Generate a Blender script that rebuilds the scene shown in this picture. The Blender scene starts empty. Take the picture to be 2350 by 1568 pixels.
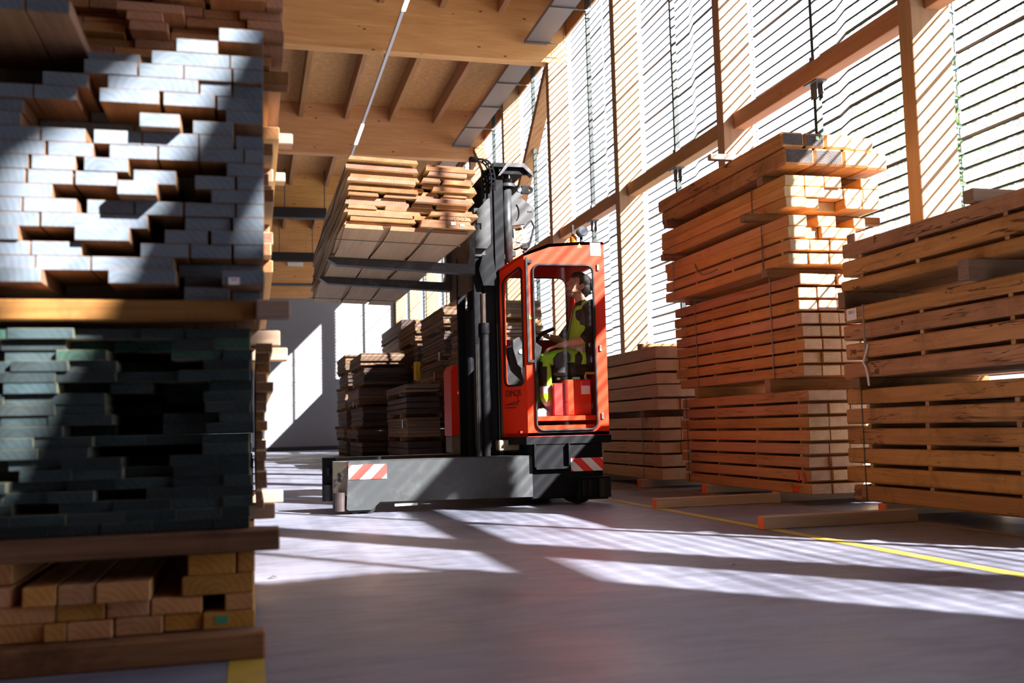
import bpy, math, random
from math import radians as R, pi, sin, cos
from mathutils import Vector, Matrix
S = bpy.context.scene
COL = S.collection
rnd = random.Random(7)

# ---------------------------------------------------------------- camera, sky, sun, exposure
cd = bpy.data.cameras.new('camera'); cam = bpy.data.objects.new('camera', cd); COL.objects.link(cam); S.camera = cam
cd.sensor_width = 36.0; cd.lens = 36.0 * 2285.0 / 2350.0; cd.clip_start = .05; cd.clip_end = 400
yaw, pitch, roll = R(14.6647), R(4.8996), R(-1.45)
f = Vector((sin(yaw) * cos(pitch), cos(yaw) * cos(pitch), sin(pitch)))
r0 = Vector((cos(yaw), -sin(yaw), 0)); u0 = r0.cross(f)
rr = r0 * cos(roll) + u0 * sin(roll); uu = u0 * cos(roll) - r0 * sin(roll)
M = Matrix((rr, uu, -f)).transposed().to_4x4(); M.translation = Vector((0, 0, .72)); cam.matrix_world = M
cd.dof.use_dof = True; cd.dof.focus_distance = 9.2; cd.dof.aperture_fstop = 2.2

w = bpy.data.worlds.new('sky'); S.world = w; w.use_nodes = True
nt = w.node_tree; nt.nodes.clear()
o = nt.nodes.new('ShaderNodeOutputWorld'); b = nt.nodes.new('ShaderNodeBackground')
tc = nt.nodes.new('ShaderNodeTexCoord'); sp = nt.nodes.new('ShaderNodeSeparateXYZ'); cr = nt.nodes.new('ShaderNodeValToRGB')
cr.color_ramp.elements[0].position = 0.0; cr.color_ramp.elements[0].color = (.86, .9, 1, 1)
cr.color_ramp.elements[1].position = .7; cr.color_ramp.elements[1].color = (.40, .58, 1, 1)
nt.links.new(tc.outputs['Generated'], sp.inputs[0]); nt.links.new(sp.outputs['Z'], cr.inputs[0])
nt.links.new(cr.outputs[0], b.inputs[0]); nt.links.new(b.outputs[0], o.inputs[0])
b.inputs[1].default_value = 1.45

sun = bpy.data.lights.new('sun', 'SUN'); sun.energy = 36.0; sun.angle = R(.6); sun.color = (1, .965, .925)
so = bpy.data.objects.new('sun', sun); COL.objects.link(so)
so.rotation_euler = Vector((-.767, 1.0, -.767)).to_track_quat('-Z', 'Y').to_euler()
so.location = (20, -20, 20)

S.view_settings.view_transform = 'Standard'; S.view_settings.look = 'None'
S.view_settings.gamma = 1; S.view_settings.use_curve_mapping = False
S.view_settings.exposure = 0.38

# ---------------------------------------------------------------- helpers
class MB:
    def __init__(s): s.v = []; s.f = []; s.m = []
    def add(s, vs, fs, m=0):
        n = len(s.v); s.v += [tuple(p) for p in vs]
        for q in fs: s.f.append(tuple(i + n for i in q)); s.m.append(m)
        return s
    def box(s, x0, x1, y0, y1, z0, z1, c=0.0, m=0, T=None):
        if x1 < x0: x0, x1 = x1, x0
        if y1 < y0: y0, y1 = y1, y0
        if z1 < z0: z0, z1 = z1, z0
        P = lambda i, j, k: (x1 if i else x0, y1 if j else y0, z1 if k else z0)
        if c <= 0:
            vs = [P(i, j, k) for i in (0, 1) for j in (0, 1) for k in (0, 1)]
            fs = [(0, 1, 3, 2), (4, 6, 7, 5), (0, 4, 5, 1), (2, 3, 7, 6), (0, 2, 6, 4), (1, 5, 7, 3)]
        else:
            vs = []
            for i in (0, 1):
                for j in (0, 1):
                    for k in (0, 1):
                        p = P(i, j, k); dx = c if not i else -c; dy = c if not j else -c; dz = c if not k else -c
                        vs += [(p[0], p[1] + dy, p[2] + dz), (p[0] + dx, p[1], p[2] + dz), (p[0] + dx, p[1] + dy, p[2])]
            I = lambda i, j, k, a: (i * 4 + j * 2 + k) * 3 + a
            fs = []
            for i in (0, 1): q = [I(i, 0, 0, 0), I(i, 0, 1, 0), I(i, 1, 1, 0), I(i, 1, 0, 0)]; fs.append(q if not i else q[::-1])
            for j in (0, 1): q = [I(0, j, 0, 1), I(1, j, 0, 1), I(1, j, 1, 1), I(0, j, 1, 1)]; fs.append(q if not j else q[::-1])
            for k in (0, 1): q = [I(0, 0, k, 2), I(0, 1, k, 2), I(1, 1, k, 2), I(1, 0, k, 2)]; fs.append(q if not k else q[::-1])
            for i in (0, 1):
                for j in (0, 1):
                    q = [I(i, j, 0, 0), I(i, j, 0, 1), I(i, j, 1, 1), I(i, j, 1, 0)]; fs.append(q if (i ^ j) else q[::-1])
            for i in (0, 1):
                for k in (0, 1):
                    q = [I(i, 0, k, 0), I(i, 1, k, 0), I(i, 1, k, 2), I(i, 0, k, 2)]; fs.append(q if (i ^ k) else q[::-1])
            for j in (0, 1):
                for k in (0, 1):
                    q = [I(0, j, k, 2), I(1, j, k, 2), I(1, j, k, 1), I(0, j, k, 1)]; fs.append(q if (j ^ k) else q[::-1])
            for i in (0, 1):
                for j in (0, 1):
                    for k in (0, 1):
                        q = [I(i, j, k, 0), I(i, j, k, 1), I(i, j, k, 2)]; fs.append(q if not (i ^ j ^ k) else q[::-1])
        if T: vs = [T @ Vector(p) for p in vs]
        return s.add(vs, fs, m)
    def cyl(s, p0, p1, r0, r1=None, n=16, m=0, cap=True):
        r1 = r0 if r1 is None else r1
        p0 = Vector(p0); p1 = Vector(p1); d = (p1 - p0).normalized()
        a = d.orthogonal().normalized(); bb = d.cross(a)
        vs = []
        for p, r in ((p0, r0), (p1, r1)):
            for i in range(n): t = 2 * pi * i / n; vs.append(p + a * cos(t) * r + bb * sin(t) * r)
        fs = [(i, (i + 1) % n, n + (i + 1) % n, n + i) for i in range(n)]
        if cap: fs += [tuple(range(n))[::-1], tuple(range(n, 2 * n))]
        return s.add(vs, fs, m)
    def tube(s, pts, r, n=8, m=0, closed=False):
        pts = [Vector(p) for p in pts]; N = len(pts); vs = []
        up = None
        for i, p in enumerate(pts):
            if closed: d = pts[(i + 1) % N] - pts[i - 1]
            else: d = pts[min(i + 1, N - 1)] - pts[max(i - 1, 0)]
            d.normalize()
            if up is None: up = d.orthogonal().normalized()
            a = (up - d * up.dot(d)).normalized(); up = a; bb = d.cross(a)
            ri = r[i] if isinstance(r, (list, tuple)) else r
            for k in range(n): t = 2 * pi * k / n; vs.append(p + a * cos(t) * ri + bb * sin(t) * ri)
        fs = []
        for i in range(N if closed else N - 1):
            j = (i + 1) % N
            fs += [(i * n + k, i * n + (k + 1) % n, j * n + (k + 1) % n, j * n + k) for k in range(n)]
        if not closed: fs += [tuple(range(n))[::-1], tuple((N - 1) * n + k for k in range(n))]
        return s.add(vs, fs, m)
    def prism(s, poly, ax, a0, a1, m=0, T=None):
        # poly in the two other axes (order x,y,z without ax)
        def mk(p, a):
            q = [p[0], p[1]]; q.insert('XYZ'.index(ax), a); return tuple(q)
        n = len(poly); vs = [mk(p, a0) for p in poly] + [mk(p, a1) for p in poly]
        if T: vs = [T @ Vector(p) for p in vs]
        fs = [tuple(range(n))[::-1], tuple(range(n, 2 * n))] + [(i, (i + 1) % n, n + (i + 1) % n, n + i) for i in range(n)]
        return s.add(vs, fs, m)
    def build(s, name, mats, parent=None, base=None, smooth=False, fixn=True):
        me = bpy.data.meshes.new(name)
        if parent is not None: off = Vector(parent.get('wl', tuple(parent.location)))
        elif base is not None: off = Vector(base)
        else:
            xs = [p[0] for p in s.v]; ys = [p[1] for p in s.v]; zs = [p[2] for p in s.v]
            off = Vector(((min(xs) + max(xs)) / 2, (min(ys) + max(ys)) / 2, min(zs)))
        me.from_pydata([(p[0] - off.x, p[1] - off.y, p[2] - off.z) for p in s.v], [], s.f)
        mats = mats if isinstance(mats, (list, tuple)) else [mats]
        for q in mats: me.materials.append(q)
        if len(mats) > 1: me.polygons.foreach_set('material_index', s.m)
        if smooth: me.polygons.foreach_set('use_smooth', [True] * len(me.polygons))
        me.update()
        if fixn:
            import bmesh
            bm = bmesh.new(); bm.from_mesh(me); bmesh.ops.recalc_face_normals(bm, faces=bm.faces); bm.to_mesh(me); bm.free()
        ob = bpy.data.objects.new(name, me); COL.objects.link(ob)
        if parent is not None: ob.parent = parent; ob['wl'] = tuple(off)
        else: ob.location = off; ob['wl'] = tuple(off)
        return ob

def tag(ob, label=None, cat=None, group=None, kind=None):
    if label: ob['label'] = label
    if cat: ob['category'] = cat
    if group: ob['group'] = group
    if kind: ob['kind'] = kind
    return ob
def empty(name, loc, label, cat, group=None):
    e = bpy.data.objects.new(name, None); e.location = loc; e.empty_display_size = .2; COL.objects.link(e)
    e['wl'] = tuple(loc); return tag(e, label, cat, group)
def struct(name, mb, m, **k): return tag(mb.build(name, m, **k), kind='structure')

ORD = ['zeroth', 'first', 'second', 'third', 'fourth', 'fifth', 'sixth', 'seventh', 'eighth', 'ninth', 'tenth', 'eleventh', 'twelfth',
       'thirteenth', 'fourteenth', 'fifteenth', 'sixteenth', 'seventeenth', 'eighteenth', 'nineteenth', 'twentieth',
       'twenty-first', 'twenty-second', 'twenty-third', 'twenty-fourth', 'twenty-fifth', 'twenty-sixth', 'twenty-seventh', 'twenty-eighth']
def od(i): return ORD[i] if i < len(ORD) else str(i) + 'th'

# ---------------------------------------------------------------- materials
def mat(name, col=(.5, .5, .5), rough=.6, metal=0, spec=.5, emit=None, es=1, coat=0):
    m = bpy.data.materials.new(name); m.use_nodes = True; p = m.node_tree.nodes['Principled BSDF']
    p.inputs['Base Color'].default_value = (*col, 1); p.inputs['Roughness'].default_value = rough; p.inputs['Metallic'].default_value = metal
    p.inputs['Specular IOR Level'].default_value = spec
    if coat: p.inputs['Coat Weight'].default_value = coat; p.inputs['Coat Roughness'].default_value = .1
    if emit: p.inputs['Emission Color'].default_value = (*emit, 1); p.inputs['Emission Strength'].default_value = es
    return m
class NG:
    def __init__(s, m): s.m = m; s.t = m.node_tree; s.p = s.t.nodes['Principled BSDF']
    def n(s, ty, **k):
        q = s.t.nodes.new('ShaderNode' + ty)
        for a, v in k.items(): setattr(q, a, v)
        return q
    def l(s, a, b): s.t.links.new(a, b)
    def math(s, op, a, bv=None):
        q = s.n('Math', operation=op)
        for i, x in enumerate((a, bv)):
            if x is None: continue
            if isinstance(x, (int, float)): q.inputs[i].default_value = x
            else: s.l(x, q.inputs[i])
        return q.outputs[0]
    def mix(s, fac, a, bv, bt='MIX'):
        q = s.n('Mix', data_type='RGBA', blend_type=bt)
        for i, x in ((0, fac), (6, a), (7, bv)):
            if isinstance(x, (int, float)): q.inputs[i].default_value = x
            elif isinstance(x, tuple): q.inputs[i].default_value = (*x, 1) if len(x) == 3 else x
            else: s.l(x, q.inputs[i])
        return q.outputs[2]
    def ramp(s, fac, stops):
        q = s.n('ValToRGB'); e = q.color_ramp.elements
        while len(e) < len(stops): e.new(.5)
        for el, (p, c) in zip(e, stops): el.position = p; el.color = (*c, 1)
        s.l(fac, q.inputs[0]); return q.outputs[0]
    def noise(s, vec, scale, detail=4, rough=.55, dist=0):
        q = s.n('TexNoise'); q.inputs['Scale'].default_value = scale; q.inputs['Detail'].default_value = detail
        q.inputs['Roughness'].default_value = rough; q.inputs['Distortion'].default_value = dist
        if vec is not None: s.l(vec, q.inputs['Vector'])
        return q.outputs['Fac']
def wood(name, c1, c2, axis='Y', crack=0, end=None, end2=None, knots=.0, rough=.75, vary=.18, fine=1.0, stain=0.0, satv=0.0):
    m = mat(name, c1, rough, spec=.25); g = NG(m)
    tc = g.n('TexCoord'); oi = g.n('ObjectInfo')
    rv = g.n('CombineXYZ')
    for i, k in enumerate((37.1, 11.7, 23.3)): g.l(g.math('MULTIPLY', oi.outputs['Random'], k), rv.inputs[i])
    va = g.n('VectorMath', operation='ADD'); g.l(tc.outputs['Object'], va.inputs[0]); g.l(rv.outputs[0], va.inputs[1])
    mp = g.n('Mapping'); g.l(va.outputs[0], mp.inputs[0])
    sc = [26 * fine] * 3; sc['XYZ'.index(axis)] = 1.1; mp.inputs['Scale'].default_value = sc
    n1 = g.noise(mp.outputs[0], 1.0, 6, .65, .6)
    mp2 = g.n('Mapping'); g.l(va.outputs[0], mp2.inputs[0]); s2 = [4.0] * 3; s2['XYZ'.index(axis)] = .7; mp2.inputs['Scale'].default_value = s2
    n2 = g.noise(mp2.outputs[0], 1.0, 3)
    mixf = g.math('ADD', g.math('MULTIPLY', n1, .65), g.math('MULTIPLY', n2, .35))
    col = g.ramp(mixf, [(.34, c2), (.6, c1), (.72, tuple(min(1, c * 1.12) for c in c1))])
    if knots:
        mk = g.n('Mapping'); g.l(va.outputs[0], mk.inputs[0]); sk = [5.0] * 3; sk['XYZ'.index(axis)] = 2.4; mk.inputs['Scale'].default_value = sk
        vo = g.n('TexVoronoi'); vo.inputs['Scale'].default_value = 1.0; g.l(mk.outputs[0], vo.inputs['Vector'])
        kf = g.ramp(vo.outputs['Distance'], [(0.0, (1, 1, 1)), (.07, (.9, .9, .9)), (.105, (0, 0, 0))])
        col = g.mix(g.math('MULTIPLY', kf, knots), col, tuple(c * .25 for c in c2))
    if crack:
        mc = g.n('Mapping'); g.l(va.outputs[0], mc.inputs[0]); s3 = [11.0] * 3; s3['XYZ'.index(axis)] = .8; mc.inputs['Scale'].default_value = s3
        nc = g.noise(mc.outputs[0], 1.0, 3, .6, .5); md = g.noise(va.outputs[0], 1.3, 2)
        cf = g.ramp(nc, [(.485, (0, 0, 0)), (.498, (1, 1, 1)), (.503, (1, 1, 1)), (.516, (0, 0, 0))]); gate = g.ramp(md, [(.46, (0, 0, 0)), (.55, (1, 1, 1))])
        cfv = g.math('MULTIPLY', g.math('MULTIPLY', cf, gate), crack); col = g.mix(cfv, col, tuple(c * .12 for c in c2))
    if stain:
        ns = g.noise(va.outputs[0], 1.6, 5, .7, 1.0)
        sf = g.ramp(ns, [(.5, (0, 0, 0)), (.68, (1, 1, 1))])
        col = g.mix(g.math('MULTIPLY', sf, stain), col, tuple(c * .35 for c in c2))
    if end:
        sx = g.n('SeparateXYZ'); g.l(tc.outputs['Normal'], sx.inputs[0])
        isend = g.math('GREATER_THAN', g.math('ABSOLUTE', sx.outputs['XYZ'.index(axis)]), .8)
        rs = g.n('VectorMath', operation='SCALE'); g.l(rv.outputs[0], rs.inputs[0]); rs.inputs['Scale'].default_value = .003; ve = g.n('VectorMath', operation='ADD'); g.l(tc.outputs['Object'], ve.inputs[0]); g.l(rs.outputs[0], ve.inputs[1])
        me = g.n('Mapping'); g.l(ve.outputs[0], me.inputs[0])
        wv = g.n('TexWave', wave_type='RINGS', rings_direction=axis); wv.inputs['Scale'].default_value = 15.0; wv.inputs['Distortion'].default_value = 3.0
        wv.inputs['Detail'].default_value = 2; g.l(me.outputs[0], wv.inputs['Vector'])
        nf = g.noise(va.outputs[0], 9, 4)
        ef = g.math('ADD', g.math('MULTIPLY', wv.outputs['Fac'], .17), g.math('MULTIPLY', nf, .83))
        ec = g.ramp(ef, [(.25, end2 or tuple(c * .7 for c in end)), (.6, end)])
        col = g.mix(isend, col, ec)
    hs = g.n('HueSaturation')
    g.l(g.math('ADD', g.math('MULTIPLY', oi.outputs['Random'], 2 * vary), 1 - vary), hs.inputs['Value'])
    fr = g.math('FRACT', g.math('MULTIPLY', oi.outputs['Random'], 17.31))
    g.l(g.math('ADD', g.math('MULTIPLY', fr, 2 * vary * .6), 1 - vary * .6), hs.inputs['Saturation'])
    g.l(g.math('ADD', g.math('MULTIPLY', fr, .016), .492), hs.inputs['Hue'])
    g.l(col, hs.inputs['Color']); g.l(hs.outputs[0], g.p.inputs['Base Color'])
    bp = g.n('Bump'); bp.inputs['Strength'].default_value = .35; bp.inputs['Distance'].default_value = .004
    g.l(mixf, bp.inputs['Height']); g.l(bp.outputs[0], g.p.inputs['Normal'])
    return m

W = {}
W['glulam_z'] = wood('glulam column wood', (.37, .225, .13), (.29, .16, .085), 'Z', knots=.5, vary=.06, fine=.7)
W['glulam_x'] = wood('glulam beam wood', (.66, .355, .145), (.52, .25, .085), 'X', knots=1.0, vary=.05, fine=.55)
W['glulam_y'] = wood('glulam rail wood', (.40, .21, .10), (.31, .15, .065), 'Y', knots=.4, vary=.08, fine=.7)
W['dark'] = wood('painted end board', (.30, .17, .09), (.17, .09, .05), 'Y', end=(.165, .20, .245), end2=(.11, .14, .18), vary=.10)
W['green'] = wood('green dipped board', (.17, .165, .12), (.09, .09, .06), 'Y', end=(.030, .046, .050), end2=(.015, .025, .028), vary=.4)
W['greenbright'] = wood('bright green dipped board', (.44, .34, .22), (.26, .19, .12), 'Y', end=(.035, .11, .08), end2=(.02, .05, .04), vary=.35)  # brighter green ends for some boards of the upper rows
W['brownsq'] = wood('brown squared timber', (.60, .33, .13), (.42, .20, .07), 'Y', end=(.60, .31, .115), end2=(.40, .18, .055), vary=.18)
W['redbrown'] = wood('reddish brown board', (.50, .26, .13), (.33, .15, .07), 'Y', end=(.48, .25, .14), end2=(.36, .17, .09), vary=.18)
W['bearer_x'] = wood('weathered bearer wood', (.27, .135, .065), (.12, .052, .024), 'X', end=(.25, .17, .125), stain=.7, vary=.3)
W['bearer_pale'] = wood('pale bearer wood', (.34, .235, .17), (.24, .155, .105), 'X', end=(.28, .19, .145), vary=.15)
W['bearer_light'] = wood('light planed bearer wood', (.52, .39, .30), (.40, .285, .21), 'X', end=(.5, .38, .3), vary=.1)
W['oak'] = wood('orange oak timber', (.54, .27, .115), (.39, .17, .065), 'Y', crack=.45, end=(.66, .50, .33), end2=(.46, .31, .19), stain=.25, vary=.14)
W['oakdark'] = wood('old dark oak timber', (.44, .23, .10), (.26, .12, .05), 'Y', crack=1.0, end=(.085, .07, .065), end2=(.02, .017, .018), stain=.6, vary=.2)
W['oakend'] = wood('fresh cut oak timber', (.62, .33, .13), (.46, .21, .07), 'Y', end=(.50, .37, .22), end2=(.38, .26, .14), stain=.2, vary=.1)
W['oakbig'] = wood('large cracked oak beam', (.50, .265, .125), (.335, .155, .065), 'Y', end=(.50, .30, .16), knots=.5, stain=.45, vary=.15, crack=.9)
W['pale'] = wood('pale timber', (.52, .37, .23), (.40, .26, .155), 'Y', crack=.3, end=(.64, .48, .33), end2=(.5, .35, .22), vary=.1)
W['sticker'] = wood('spacer strip wood', (.52, .31, .15), (.34, .18, .08), 'X', vary=.25)
W['waney'] = wood('fresh sawn beech board', (.56, .41, .25), (.44, .29, .155), 'Y', end=(.235, .112, .062), end2=(.165, .068, .036), vary=.22)
W['barkwood'] = wood('bark edge', (.34, .20, .10), (.13, .07, .035), 'Y', fine=1.6, vary=.3, rough=.95)
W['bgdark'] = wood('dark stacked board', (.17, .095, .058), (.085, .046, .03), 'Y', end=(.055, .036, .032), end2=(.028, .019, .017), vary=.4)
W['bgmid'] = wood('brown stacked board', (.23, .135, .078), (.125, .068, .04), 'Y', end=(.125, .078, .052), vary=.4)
W['osb_base'] = None

m = mat('OSB ceiling board', (.5, .3, .12), .8); g = NG(m); tc = g.n('TexCoord')
mp = g.n('Mapping'); g.l(tc.outputs['Object'], mp.inputs[0]); mp.inputs['Scale'].default_value = (9, 22, 9)
nz = g.noise(mp.outputs[0], 1, 5, .7, .8)
g.l(g.ramp(nz, [(.3, (.34, .16, .055)), (.5, (.50, .27, .10)), (.68, (.64, .39, .17))]), g.p.inputs['Base Color']); OSB = m

m = mat('concrete floor', (.4, .4, .4), .5, spec=.4); g = NG(m); tc = g.n('TexCoord')
n1 = g.noise(tc.outputs['Object'], .9, 8, .62, .4)
mp = g.n('Mapping'); g.l(tc.outputs['Object'], mp.inputs[0]); mp.inputs['Scale'].default_value = (1.2, 5, 1); mp.inputs['Rotation'].default_value = (0, 0, .35)
n2 = g.noise(mp.outputs[0], 2.2, 7, .7, .8)
n3 = g.noise(tc.outputs['Object'], 60, 3, .6)
ff = g.math('ADD', g.math('ADD', g.math('MULTIPLY', n1, .45), g.math('MULTIPLY', n2, .45)), g.math('MULTIPLY', n3, .1))
cc = g.ramp(ff, [(.34, (.068, .072, .098)), (.45, (.136, .143, .193)), (.54, (.186, .194, .256)), (.68, (.252, .262, .33))])
# block paving under the stacks on the right
bk = g.n('TexBrick'); bk.inputs['Scale'].default_value = 1.0; bk.inputs['Brick Width'].default_value = .22; bk.inputs['Row Height'].default_value = .11
bk.inputs['Mortar Size'].default_value = .006; g.l(tc.outputs['Object'], bk.inputs['Vector'])
bk.inputs['Color1'].default_value = (1, 1, 1, 1); bk.inputs['Color2'].default_value = (.92, .9, .9, 1); bk.inputs['Mortar'].default_value = (.62, .6, .6, 1)
sx = g.n('SeparateXYZ'); g.l(tc.outputs['Object'], sx.inputs[0])
pav = g.math('GREATER_THAN', sx.outputs['X'], 2.75)
cb = g.mix(1.0, cc, bk.outputs['Color'], 'MULTIPLY')
g.l(g.mix(pav, cc, cb), g.p.inputs['Base Color'])
rp = g.ramp(n1, [(.35, (.34, .34, .34)), (.65, (.6, .6, .6))]); g.l(rp, g.p.inputs['Roughness'])
bp = g.n('Bump'); bp.inputs['Strength'].default_value = .15; bp.inputs['Distance'].default_value = .01; g.l(n2, bp.inputs['Height']); g.l(bp.outputs[0], g.p.inputs['Normal'])
FLOOR = m
def worn(name, col, wear, sc=5, rough=.6):
    m = mat(name, col, rough); g = NG(m); tc = g.n('TexCoord'); n = g.noise(tc.outputs['Object'], sc, 8, .7)
    g.l(g.mix(g.ramp(n, [(.5, (0, 0, 0)), (.66, (.75, .75, .75))]), col, wear), g.p.inputs['Base Color']); return m
YEL = worn('yellow floor paint', (.46, .32, .035), (.22, .19, .16), 6)
YELF = worn('faded yellow floor paint', (.26, .17, .06), (.19, .18, .2), 3)
WALLG = worn('grey painted wall', (.235, .235, .25), (.215, .215, .23), 2)
SKIRT = mat('black skirting', (.03, .03, .035), .6)

# perforated cladding: partly open metal sheet
m = bpy.data.materials.new('perforated metal sheet'); m.use_nodes = True; t = m.node_tree; t.nodes.clear()
out = t.nodes.new('ShaderNodeOutputMaterial'); mx = t.nodes.new('ShaderNodeMixShader'); tr = t.nodes.new('ShaderNodeBsdfTransparent')
pb = t.nodes.new('ShaderNodeBsdfPrincipled'); pb.inputs['Base Color'].default_value = (.62, .65, .68, 1); pb.inputs['Metallic'].default_value = .3; pb.inputs['Roughness'].default_value = .5
tcn = t.nodes.new('ShaderNodeTexCoord'); ns = t.nodes.new('ShaderNodeTexNoise'); ns.inputs['Scale'].default_value = 95; ns.inputs['Detail'].default_value = 2
mr = t.nodes.new('ShaderNodeMapRange'); mr.inputs['From Min'].default_value = .35; mr.inputs['From Max'].default_value = .65
mr.inputs['To Min'].default_value = .16; mr.inputs['To Max'].default_value = .36
t.links.new(tcn.outputs['Object'], ns.inputs['Vector']); t.links.new(ns.outputs['Fac'], mr.inputs['Value']); t.links.new(mr.outputs[0], mx.inputs[0])
tl = t.nodes.new('ShaderNodeBsdfTranslucent'); tl.inputs[0].default_value = (.9, .93, .97, 1); m2 = t.nodes.new('ShaderNodeMixShader'); m2.inputs[0].default_value = .4
t.links.new(pb.outputs[0], m2.inputs[1]); t.links.new(tl.outputs[0], m2.inputs[2])
t.links.new(tr.outputs[0], mx.inputs[1]); t.links.new(m2.outputs[0], mx.inputs[2]); t.links.new(mx.outputs[0], out.inputs[0])
PERF = m
DUCTM = m.copy(); DUCTM.name = 'perforated duct sheet'
for q in DUCTM.node_tree.nodes:
    if q.type == 'MAP_RANGE': q.inputs['To Min'].default_value = .6; q.inputs['To Max'].default_value = .85
    if q.type == 'BSDF_PRINCIPLED': q.inputs['Base Color'].default_value = (.30, .29, .30, 1)
    if q.type == 'BSDF_TRANSLUCENT': q.inputs[0].default_value = (.35, .32, .32, 1)
GALV = mat('galvanised steel', (.26, .25, .26), .35, .8)
RIB = mat('dark sheet rib', (.12, .125, .13), .5, .4)
POST = mat('dark green steel post', (.010, .018, .016), .5, .0, spec=.3)
STEEL = mat('bare steel bracket', (.14, .145, .15), .45, .7)

def glass(name, col=(.97, .985, .98), refl=.10):
    m = bpy.data.materials.new(name); m.use_nodes = True; t = m.node_tree; t.nodes.clear()
    out = t.nodes.new('ShaderNodeOutputMaterial'); mx = t.nodes.new('ShaderNodeMixShader'); tr = t.nodes.new('ShaderNodeBsdfTransparent'); gl = t.nodes.new('ShaderNodeBsdfGlossy')
    lw = t.nodes.new('ShaderNodeLayerWeight'); lw.inputs[0].default_value = .5; pw = t.nodes.new('ShaderNodeMath'); pw.operation = 'POWER'; pw.inputs[1].default_value = 3.5; t.links.new(lw.outputs['Facing'], pw.inputs[0]); fr = t.nodes.new('ShaderNodeMath'); fr.operation = 'MULTIPLY_ADD'; fr.inputs[1].default_value = .55; fr.inputs[2].default_value = .035; t.links.new(pw.outputs[0], fr.inputs[0])
    tr.inputs[0].default_value = (*col, 1); gl.inputs['Roughness'].default_value = .02
    t.links.new(fr.outputs[0], mx.inputs[0]); t.links.new(tr.outputs[0], mx.inputs[1]); t.links.new(gl.outputs[0], mx.inputs[2]); t.links.new(mx.outputs[0], out.inputs[0])
    return m
GLASS = glass('cab glass')

# ---------------------------------------------------------------- building shell
mb = MB(); mb.add([(-14, -16, 0), (14, -16, 0), (14, 48, 0), (-14, 48, 0)], [(0, 1, 2, 3)]); fl = struct('floor', mb, FLOOR, base=(0, 0, 0), fixn=False)
mb = MB(); mb.box(-12, 6.0, 39.95, 40.15, 0, 6.0); struct('wall_back', mb, WALLG)
mb = MB(); mb.box(-12, 6.0, 39.90, 40.15, 6.0, 7.75); mb.box(-12, 6.0, 39.8, 39.9, 6.9, 7.8); struct('wall_back_cladding', mb, W['glulam_x'])
mb = MB(); mb.box(-12, 5.6, 39.9, 39.95, 0, .16); struct('baseboard_back', mb, SKIRT)
mb = MB(); mb.box(-12.2, -12, -16, 40, 0, 9.1); struct('wall_left', mb, W['glulam_y'])
mb = MB(); mb.box(-12.2, 6.2, -14.2, -14, 0, 9.1); struct('light_blocker_front', mb, W['glulam_x'])  # unseen wall behind the camera, added to cut the fill light
mb = MB(); mb.box(6.0, 6.2, -14, -8.9, 6.95, 9.1); struct('light_blocker_corner', mb, W['glulam_y'])  # unseen solid piece above the blocker, added to keep skylight out
mb = MB(); mb.box(-12.2, 6.25, -14.2, 40.2, 9.1, 9.3); struct('ceiling', mb, OSB)
SP = 3.6; YC = [7.38 + SP * k for k in range(-4, 10)]
YB = [18.22 + 7.2 * k for k in range(-3, 4)]
for y in YB:
    mb = MB(); mb.box(-12, 5.98, y - .13, y + .13, 7.8, 9.1, .008); struct('roof_beam', mb, W['glulam_x'])
for i in range(len(YB) - 1):
    for k in range(-2, 6):
        x = .05 + 1.155 * k
        mb = MB(); mb.box(x - .055, x + .055, YB[i] + .13, YB[i + 1] - .13, 8.72, 9.1, .004); struct('ceiling_joist', mb, W['glulam_y'])
for k, y in enumerate(YC):
    mb = MB(); top = 9.1 if (k % 2 == 0) else 7.8
    hit = any(abs(y - q) < .3 for q in YB)
    mb.box(5.6, 6.0, y - .09, y + .09, 0, 7.8 if hit else 8.72, .006); struct('wall_column', mb, W['glulam_z'])
mb = MB(); mb.box(5.98, 6.02, -9, 40, 8.35, 9.1); struct('trim_1', mb, W['glulam_y'])
# rail between columns, steel posts with brackets
for k in range(len(YC) - 1):
    y0, y1 = YC[k] + .09, YC[k + 1] - .09
    mb = MB(); mb.box(5.74, 5.90, y0, y1, 4.30, 4.50, .006); struct('wall_rail', mb, W['glulam_y'])
    ym = (YC[k] + YC[k + 1]) / 2
    if -2 < ym < 0: ym = -1.30
    e = tag(MB().box(5.80, 5.87, ym - .025, ym + .025, 4.56, 8.72).box(5.80, 5.87, ym - .025, ym + .025, .0, 4.16).build('wall_post', POST), kind='structure')
    MB().box(5.77, 5.88, ym - .11, ym + .11, 4.5, 4.515).box(5.79, 5.88, ym - .05, ym + .05, 4.515, 4.58).box(5.75, 5.89, ym - .12, ym + .12, 4.285, 4.3).box(5.795, 5.805, ym - .06, ym + .06, 4.12, 4.285).box(5.865, 5.875, ym - .06, ym + .06, 4.12, 4.285).build('bracket', STEEL, e)
# crossed braces between two roof beams
for (ya, za, yb, zb, xo) in ((18.35, 8.05, 25.2, 2.4, 5.68), (25.2, 8.05, 21.95, 5.37, 5.66), (-3.5, 8.1, -8.9, 3.6, 5.68)):
    d = Vector((0, yb - ya, zb - za)); L = d.length; a = math.atan2(d.z, d.y)
    T = Matrix.Translation((0, ya, za)) @ Matrix.Rotation(a, 4, 'X')
    mb = MB(); mb.box(xo - (.0 if ya < 20 else .0), xo + .26, 0, L, -.08, .08, .005, T=T); struct('wall_brace', mb, W['glulam_y'])
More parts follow.
